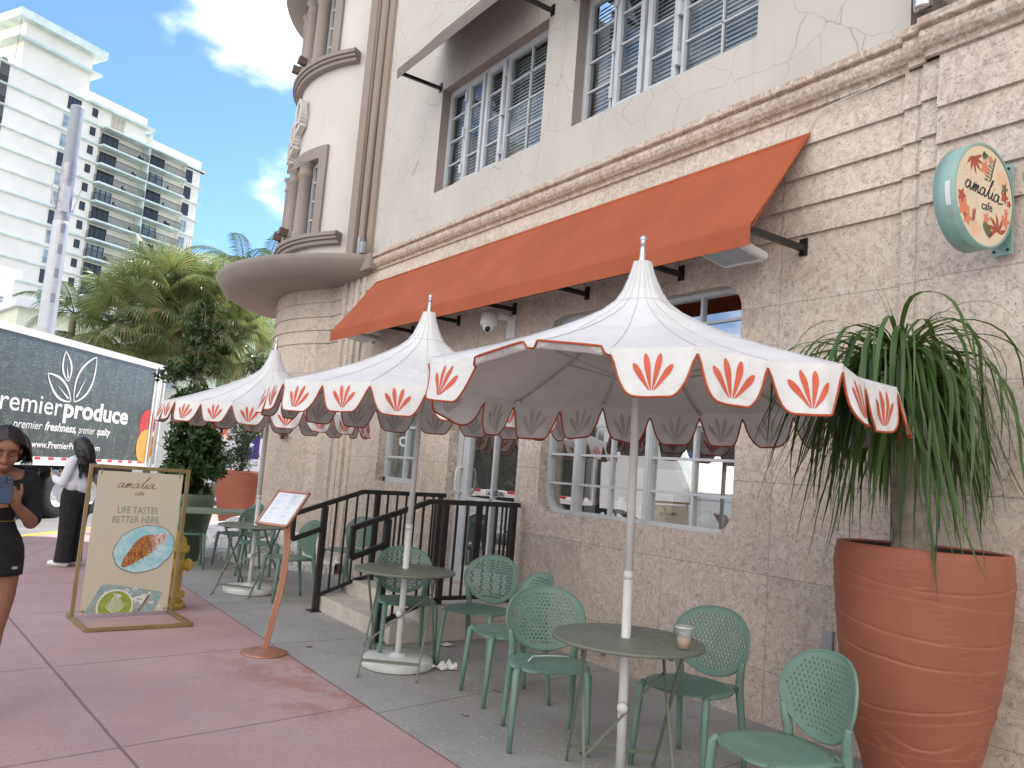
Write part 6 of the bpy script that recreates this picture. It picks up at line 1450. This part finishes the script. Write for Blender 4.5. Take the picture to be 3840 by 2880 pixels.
# ================================================================== people
def blobs(parts, name, mat, parent, vox=.006, smooth=6):
    mb = MB()
    for p in parts:
        if p[0] == 's': mb.sphere(p[1], p[2], 20, sq=p[3] if len(p) > 3 else (1, 1, 1), m=p[4] if len(p) > 4 else None)
        else:
            pts, rs = p[1], p[2]; mb.tube(pts, rs, 16)
            for q, r in ((pts[0], rs[0]), (pts[-1], rs[-1])): mb.sphere(q, r*.995, 14)
    o = mb.build(name, mat, parent)
    m = o.modifiers.new('remesh', 'REMESH'); m.mode = 'VOXEL'; m.voxel_size = vox; m.use_smooth_shade = True
    s = o.modifiers.new('smooth', 'SMOOTH'); s.iterations = smooth; s.factor = .5
    return o
def limb(pts, rs, k=4):
    c = catmull([Vector(p) for p in pts], k); n = len(pts); out = []
    for i in range(len(c)): q = i/k; j = min(n-2, int(q)); f = q-j; out.append(rs[j]*(1-f)+rs[j+1]*f)
    return ('t', c, out)
def finger(b, dirs, L_, r): 
    pts = [Vector(b)]; 
    for d, l in zip(dirs, L_): pts.append(pts[-1]+Vector(d).normalized()*l)
    return ('t', pts, [r, r*.97, r*.9, r*.75][:len(pts)])
def skin(name, c):
    t = NT(name); n = t.noise(12, 5, .6); t.col(t.mix(t.rng(n, .3, .7), tuple(x*.88 for x in c), c)); t.rough(.6); t.bump(t.noise(220, 3, .6), .15, .001); t.b.inputs['Specular IOR Level'].default_value = .3; t.b.inputs['Subsurface Weight'].default_value = .08; t.b.inputs['Subsurface Radius'].default_value = (.02, .008, .004); t.b.inputs['Subsurface Scale'].default_value = .4; return t.m
HAIR = paint('black_hair', (.010, .008, .007), .38, var=.3, scale=40); BLKC = paint('black_cloth', (.010, .010, .011), .85, var=.15, bump=.3, bscale=200)
def hairlock(mb, pts, w, rnd):
    c = catmull(pts, 4); k = len(c); vs = []
    for i, p in enumerate(c):
        d = (c[min(i+1, k-1)]-c[max(i-1, 0)]).normalized(); o = Vector((p.x-HC[0], p.y-HC[1], (p.z-HC[2])*.3)); s = d.cross(o); s = s.normalized() if s.length > 1e-4 else Vector((1, 0, 0)); ww = w*(1 if i < k*.6 else max(.08, 1-(i/k-.6)*2.2)); vs += [p-s*ww, p+o.normalized()*ww*.35, p+s*ww]
    mb.add(vs, [f for i in range(k-1) for f in ((3*i, 3*i+1, 3*i+4, 3*i+3), (3*i+1, 3*i+2, 3*i+5, 3*i+4))], 0, True)
HC = (0, 0, 1.43)
def woman_phone():
    global HC
    t = empty('person', (.25, 5.2, 0), R(4), 'woman in a black top and skirt smiling down at her phone, at the left edge', 'person')
    SK = skin('brown_skin', (.30, .145, .088)); V = Vector
    hd = V((.015, -.065, 1.425)); tilt = Matrix.Translation(hd) @ Matrix.Rotation(R(-3), 4, 'Z') @ Matrix.Rotation(R(24), 4, 'X')
    def h(x, y, z): return tilt @ V((x, y, z))
    Rt = tilt.to_3x3().to_4x4()
    P = [('s', h(0, .012, .022), .088, (.86, 1.05, 1.08), Rt), ('s', h(0, -.018, -.035), .068, (.92, 1.0, 1.15), Rt), ('s', h(0, -.052, -.088), .028, (1.1, .8, .8), Rt),
         ('s', h(.034, -.052, -.028), .032, (1, .8, 1), Rt), ('s', h(-.034, -.052, -.028), .032, (1, .8, 1), Rt), ('s', h(0, -.062, .035), .052, (1.1, .45, .6), Rt),
         ('t', [h(0, -.082, .015), h(0, -.096, -.018), h(0, -.103, -.030)], [.008, .0105, .013]), ('s', h(.012, -.092, -.032), .0085), ('s', h(-.012, -.092, -.032), .0085),
         ('s', h(.078, .005, -.01), .016, (.5, 1, 1.6), Rt), ('s', h(-.078, .005, -.01), .016, (.5, 1, 1.6), Rt), ('s', h(0, -.078, -.062), .022, (1.25, .55, .75), Rt),
         limb([(0, .015, 1.25), (0, .005, 1.32), (.012, -.03, 1.38)], [.062, .050, .052]),
         limb([(0, .01, .86), (0, .015, .95), (0, .012, 1.04), (0, .005, 1.14), (0, .01, 1.22)], [.13, .118, .104, .115, .105]),
         ('s', (.085, 0, .86), .098), ('s', (-.085, 0, .86), .098), ('s', (.06, -.045, 1.16), .062), ('s', (-.06, -.045, 1.16), .062),
         limb([(-.155, .015, 1.262), (0, .012, 1.285), (.155, .015, 1.262)], [.046, .055, .046]),
         limb([(.158, .015, 1.258), (.185, -.0, 1.15), (.192, -.025, 1.035)], [.048, .044, .038]), limb([(.192, -.025, 1.035), (.155, -.13, 1.07), (.085, -.225, 1.135)], [.038, .033, .023]),
         limb([(-.158, .015, 1.258), (-.19, -.0, 1.14), (-.20, -.03, 1.03)], [.048, .044, .038]), limb([(-.20, -.03, 1.03), (-.15, -.14, 1.06), (-.06, -.235, 1.115)], [.038, .033, .023]),
         limb([(.088, .0, .82), (.092, -.015, .64), (.085, -.02, .46), (.082, .012, .28), (.078, .03, .09)], [.092, .078, .054, .050, .034]), limb([(.078, .03, .09), (.08, -.03, .045), (.085, -.12, .025)], [.034, .034, .024]),
         limb([(-.088, .0, .82), (-.09, .02, .64), (-.082, .04, .46), (-.080, .09, .28), (-.078, .11, .10)], [.092, .078, .054, .050, .034]), limb([(-.078, .11, .1), (-.08, .05, .05), (-.085, -.04, .025)], [.034, .034, .024])]
    # hands: palm, four fingers, thumb
    P += [limb([(.085, -.225, 1.135), (.07, -.25, 1.165), (.055, -.262, 1.195)], [.024, .029, .026])]
    for i, (dx, l) in enumerate(((.022, .9), (.008, 1.02), (-.006, 1.0), (-.02, .82))): P.append(finger((.058+dx*.6, -.262+.006*i, 1.195+dx*.5), [(-.35, -.45, .9), (-.8, -.2, .45), (-.95, .25, .1)], [.030*l, .024*l, .020*l], .0082))
    P.append(finger((.088, -.25, 1.175), [(.25, -.35, .9), (-.15, -.3, .95), (-.2, -.1, .9)], [.030, .028, .022], .0095))
    P += [limb([(-.06, -.235, 1.115), (-.045, -.262, 1.14), (-.03, -.275, 1.165)], [.024, .029, .026])]
    for i, l in enumerate((.95, 1.05, 1.0, .85)): P.append(finger((-.028, -.280-.002*i, 1.182-.017*i), [(.85, -.35, .1), (.97, -.02, .05), (.95, .2, .05)], [.034*l, .027*l, .021*l], .0082))
    P.append(finger((-.045, -.262, 1.175), [(.1, -.5, .8), (.45, -.3, .7), (.6, .0, .4)], [.028, .026, .02], .0095))
    body = blobs(P, 'body', SK, t, .0055, 5)
    # nails
    # face details
    DK = paint('lash_black', (.012, .009, .008), .5); LIP = paint('lip_pink', (.42, .13, .10), .35); TE = paint('teeth', (.80, .78, .73), .3)
    fd = MB()
    for s in (-1, 1):
        fd.tube([h(s*.013, -.0855, .004), h(s*.022, -.0885, -.003), h(s*.034, -.086, -.003), h(s*.044, -.079, .003)], [.0012, .0022, .0024, .0014], 6)
    fd.build('eyelashes', DK, body)
    fd = MB()
    for s in (-1, 1): fd.tube([h(s*.012, -.0895, .026), h(s*.024, -.0905, .033), h(s*.038, -.086, .033), h(s*.052, -.076, .025)], [.0018, .0034, .0030, .0014], 6)
    fd.build('eyebrows', DK, body)
    fd = MB(); fd.tube([h(-.030, -.083, -.050), h(-.014, -.093, -.0545), h(0, -.0955, -.056), h(.014, -.093, -.0545), h(.030, -.083, -.050)], [.0015, .004, .0038, .004, .0015], 8)
    fd.tube([h(-.029, -.083, -.052), h(-.015, -.090, -.068), h(0, -.093, -.0725), h(.015, -.090, -.068), h(.029, -.083, -.052)], [.0015, .0045, .0055, .0045, .0015], 8); fd.build('lips', LIP, body)
    fd = MB(); n = 8; vs = []
    for i in range(n+1): x = -.024+.048*i/n; q = 1-(x/.026)**2; vs += [h(x, -.086-.006*q, -.056), h(x, -.086-.006*q, -.056-.0095*q)]
    fd.add(vs, [(2*i, 2*i+1, 2*i+3, 2*i+2) for i in range(n)], 0, True); fd.build('teeth', TE, body)
    # hair: bob with a centre parting
    rnd = random.Random(8); HC = tuple(h(0, .02, .0)); 
    cap = blobs([('s', h(0, .028, .030), .092, (.95, 1.0, 1.0), Rt), ('s', h(.066, .035, -.025), .045, (.8, 1, 1.5), Rt), ('s', h(-.066, .035, -.025), .045, (.8, 1, 1.5), Rt), ('s', h(0, .06, -.03), .07, (1, .8, 1.2), Rt)], 'hair', HAIR, t, .006, 4)
    mb = MB()
    for i in range(520):
        s = rnd.choice((-1, 1)); y0 = rnd.uniform(-.065, .11); a = y0; spread = rnd.uniform(.9, 1.12)
        zt = .128-(max(0, -y0-.0))*.55-max(0, y0-.03)*.6
        fr = 1 if y0 < 0 else 0
        ln = rnd.uniform(-.098, -.055); yb = y0*.55+.025+rnd.uniform(-.02, .03)
        pts = [h(s*.003, y0, zt), h(s*.050*spread, y0*.95-.004, zt-.020), h(s*.086*spread, y0*.8+.008, .045), h(s*(.112)*spread, yb, -.01), h(s*(.124+rnd.uniform(-.014, .012)), yb, -.055), h(s*(.115+rnd.uniform(-.035, .03)), yb-.01, ln+rnd.uniform(-.02, .01))]
        hairlock(mb, pts, rnd.uniform(.0025, .0055), rnd)
    mb.build('locks', HAIR, cap)
    # clothes
    blobs([limb([(0, .012, 1.06), (0, .005, 1.13), (0, .008, 1.20)], [.118, .124, .110]), ('s', (.06, -.048, 1.16), .070), ('s', (-.06, -.048, 1.16), .070), limb([(.145, .017, 1.256), (.187, 0, 1.15), (.194, -.02, 1.055)], [.056, .054, .050]), limb([(-.145, .017, 1.256), (-.192, 0, 1.14), (-.202, -.025, 1.05)], [.056, .054, .050]), limb([(.07, .03, 1.235), (.15, .017, 1.25)], [.055, .054]), limb([(-.07, .03, 1.235), (-.15, .017, 1.25)], [.055, .054]), limb([(0, .02, 1.0), (0, .015, 1.08)], [.110, .117]), ('s', (.12, .005, 1.20), .075), ('s', (-.12, .005, 1.20), .075), ('s', (.075, -.040, 1.19), .068), ('s', (-.075, -.040, 1.19), .068), limb([(.115, .02, 1.262), (.16, .016, 1.262)], [.053, .058]), limb([(-.115, .02, 1.262), (-.16, .016, 1.262)], [.053, .058])], 'top', BLKC, t, .006, 5)
    mb = MB(); n = 40; vs = []; prof = [(1.035, .122, .112), (1.0, .135, .120), (.95, .165, .132), (.90, .182, .14), (.84, .190, .142), (.78, .192, .145), (.755, .193, .146), (.757, .186, .139)]
    for z, rx, ry in prof:
        for j in range(n): a = 2*pi*j/n; w = 1+.012*sin(5*a+z*9)*(1.03-z)*3; vs.append((rx*w*cos(a), .01+ry*w*sin(a), z))
    mb.add(vs, [(i*n+j, i*n+(j+1) % n, (i+1)*n+(j+1) % n, (i+1)*n+j) for i in range(len(prof)-1) for j in range(n)], 0, True); sk = mb.build('skirt', BLKC, t)
    mb = MB(); mb.tube([(.124*cos(a), .012+.114*sin(a), 1.042) for a in [2*pi*i/32 for i in range(32)]], .003, 6, closed=True); mb.build('waist_chain', paint('gold_chain', (.55, .38, .12), .3, .8), sk)
    mb = MB(); c = (.13, -.098, .80); mb.tube([V(c)+V((.008*cos(a), -.012, .006*sin(a))) for a in [i*.6 for i in range(11)]], .0014, 5); mb.tube([V(c)+V((.012+.005*cos(a), -.010, .005*sin(a))) for a in [i*.6 for i in range(11)]], .0014, 5); mb.build('embroidered_logo', PUREW, sk)
    # sandals
    # phone is held, a thing of its own
    ph = empty('mobile_phone', (.25+.03, 5.2-.305, 1.222), R(4), 'dark blue mobile phone held up by the woman in black', 'phone')
    m = Matrix.Rotation(R(-22), 4, 'X'); mb = MB(); mb.box(-.037, .037, -.004, .004, -.074, .074, 0, m); mb.build('phone_case', paint('phone_blue', (.03, .045, .085), .3), ph, bevel=.003)
    mb = MB(); mb.box(-.005, .030, -.0065, -.004, .035, .068, 0, m); cb = mb.build('camera_bump', paint('phone_bump', (.05, .07, .11), .3), ph, bevel=.002)
    for x, z in ((.003, .058), (.003, .043), (.02, .051)): mb = MB(); q = m @ V((x, -.0068, z)); mb.tube([q, q+(m.to_3x3() @ V((0, -.002, 0)))], .0065, 12); mb.build('lens', BLACK, cb)
woman_phone()
def woman_back():
    global HC
    t = empty('person', (1.38, 11.12, 0), R(226), 'woman seen from behind in a white printed shirt and wide black trousers, long dark hair', 'person'); V = Vector
    SK = skin('light_brown_skin', (.48, .27, .19)); SH = paint('white_shirt', (.66, .67, .72), .85, var=.05, bump=.3)
    P = [('s', (0, -.01, 1.43), .085, (.85, 1.05, 1.15)), limb([(0, .01, 1.25), (0, 0, 1.36)], [.055, .048]), limb([(0, 0, .85), (0, .01, 1.0), (0, .01, 1.2)], [.12, .10, .105]),
         limb([(.15, .01, 1.24), (.20, .0, 1.10), (.20, -.03, .98)], [.045, .04, .036]), limb([(.20, -.03, .98), (.19, -.14, 1.02), (.15, -.22, 1.06)], [.036, .03, .022]),
         limb([(-.15, .01, 1.24), (-.19, .0, 1.10), (-.18, -.05, .98)], [.045, .04, .036]), limb([(-.18, -.05, .98), (-.1, -.15, 1.02), (-.03, -.22, 1.05)], [.036, .03, .022]),
         limb([(.08, 0, .8), (.085, 0, .45), (.085, .02, .08)], [.09, .055, .035]), limb([(-.08, 0, .8), (-.085, 0, .45), (-.085, .02, .08)], [.09, .055, .035])]
    for (hx, hy, hz, s) in ((.15, -.22, 1.06, -1), (-.03, -.22, 1.05, 1)):
        P.append(limb([(hx, hy, hz), (hx+s*.02, hy-.03, hz+.02)], [.026, .026]))
        for i in range(4): P.append(finger((hx+s*.02, hy-.035, hz+.035-.016*i), [(s*.5, -.8, 0), (s*.9, -.2, 0), (s*.9, .3, 0)], [.03, .025, .02], .0085))
        P.append(finger((hx, hy-.02, hz+.03), [(0, -.4, .8), (s*.3, -.4, .7), (s*.3, -.3, .6)], [.03, .025, .02], .0095))
    body = blobs(P, 'body', SK, t, .008, 4)
    blobs([limb([(0, .005, .95), (0, .01, 1.05), (0, .012, 1.20)], [.158, .145, .125]), ('s', (.06, -.03, 1.14), .09), ('s', (-.06, -.03, 1.14), .09), limb([(-.15, .012, 1.25), (0, .02, 1.285), (.15, .012, 1.25)], [.06, .06, .06]), limb([(.155, .01, 1.24), (.205, .0, 1.10), (.212, -.03, .99)], [.058, .055, .056]), limb([(.212, -.03, .99), (.20, -.12, 1.01), (.17, -.18, 1.04)], [.056, .046, .036]), limb([(-.155, .01, 1.24), (-.20, 0, 1.10), (-.20, -.03, .985)], [.058, .055, .056]), limb([(-.20, -.03, .985), (-.14, -.12, 1.01), (-.06, -.19, 1.04)], [.056, .046, .036]), ('s', (.10, .02, .96), .085), ('s', (-.10, .02, .96), .085)], 'shirt', SH, t, .008, 6)
    BI = paint('shirt_print_blue', (.04, .09, .25), .6); BN = paint('shirt_print_dark', (.05, .06, .07), .6)
    FM = frame((0.02, .158, 1.02), (-1, 0, 0), (0, 0, 1)); 
    text('The', .05, BI, FM @ Matrix.Translation((-.06, .0, .012)), t, 'shirt_lettering', .001, 0, None, shear=.3); text('Fo', .07, BN, FM @ Matrix.Translation((-.115, .125, .012)), t, 'shirt_lettering', .001, 0, None, shear=.35)
    mb = MB(); n = 36; vs = []; prof = [(.965, .135, .115), (.92, .162, .13), (.84, .185, .145), (.76, .185, .14), (.70, .18, .13)]
    for z, rx, ry in prof:
        for j in range(n): a = 2*pi*j/n; vs.append((rx*cos(a), ry*sin(a), z))
    mb.add(vs, [(i*n+j, i*n+(j+1) % n, (i+1)*n+(j+1) % n, (i+1)*n+j) for i in range(len(prof)-1) for j in range(n)], 0, True); 
    for s in (-1, 1):
        vs = []; pr = [(.74, .085, .092, .125), (.55, .085, .085, .105), (.3, .085, .082, .095), (.12, .086, .085, .10), (.055, .088, .090, .105)]
        for z, cx, rx, ry in pr:
            for j in range(n): a = 2*pi*j/n; w = 1+.03*sin(4*a+s); vs.append((s*cx+rx*w*cos(a), .01+ry*w*sin(a), z))
        mb.add(vs, [(i*n+j, i*n+(j+1) % n, (i+1)*n+(j+1) % n, (i+1)*n+j) for i in range(len(pr)-1) for j in range(n)], 0, True)
    mb.build('trousers', BLKC, t)
    for s in (-1, 1):
        o = blobs([limb([(s*.09, .06, .035), (s*.092, -.05, .035), (s*.095, -.15, .03)], [.035, .04, .032])], 'shoe', PUREW, t, .008, 3)
    rnd = random.Random(5); HC = (0, .02, 1.38)
    cap = blobs([('s', (0, .0, 1.45), .10, (.95, 1.05, 1.0)), limb([(0, .05, 1.40), (0, .09, 1.28), (.01, .105, 1.17)], [.10, .095, .06]), limb([(.05, .04, 1.38), (.075, .08, 1.25)], [.07, .06]), limb([(-.05, .04, 1.38), (-.07, .08, 1.25)], [.07, .06])], 'hair', HAIR, t, .008, 4)
    mb = MB()
    for i in range(520):
        a = rnd.uniform(-2.2, 2.2); x, y = sin(a), cos(a); L_ = rnd.uniform(1.03, 1.22); w = rnd.uniform(-.03, .03)
        pts = [(x*.02, y*.02, 1.548), (x*.075, y*.08+.005, 1.50), (x*.10, y*.105+.01, 1.42), (x*.13+w, max(y, .1)*.115+.03, 1.33), (x*.145-w, max(y, .35)*.11+.055, 1.23), (x*.13+w, max(y, .5)*.10+.07, L_)]
        hairlock(mb, pts, rnd.uniform(.003, .007), rnd)
    mb.build('locks', HAIR, cap)
    ph = empty('mobile_phone', (1.14, 11.20, 1.10), 0, 'pale phone in the left hand of the woman in white', 'phone'); mb = MB(); mb.box(-.035, .035, -.004, .004, -.03, .03, 0, Matrix.Rotation(R(30), 4, 'X')); mb.build('phone_case', paint('pale_blue_case', (.35, .55, .62), .3), ph, bevel=.002)
woman_back()
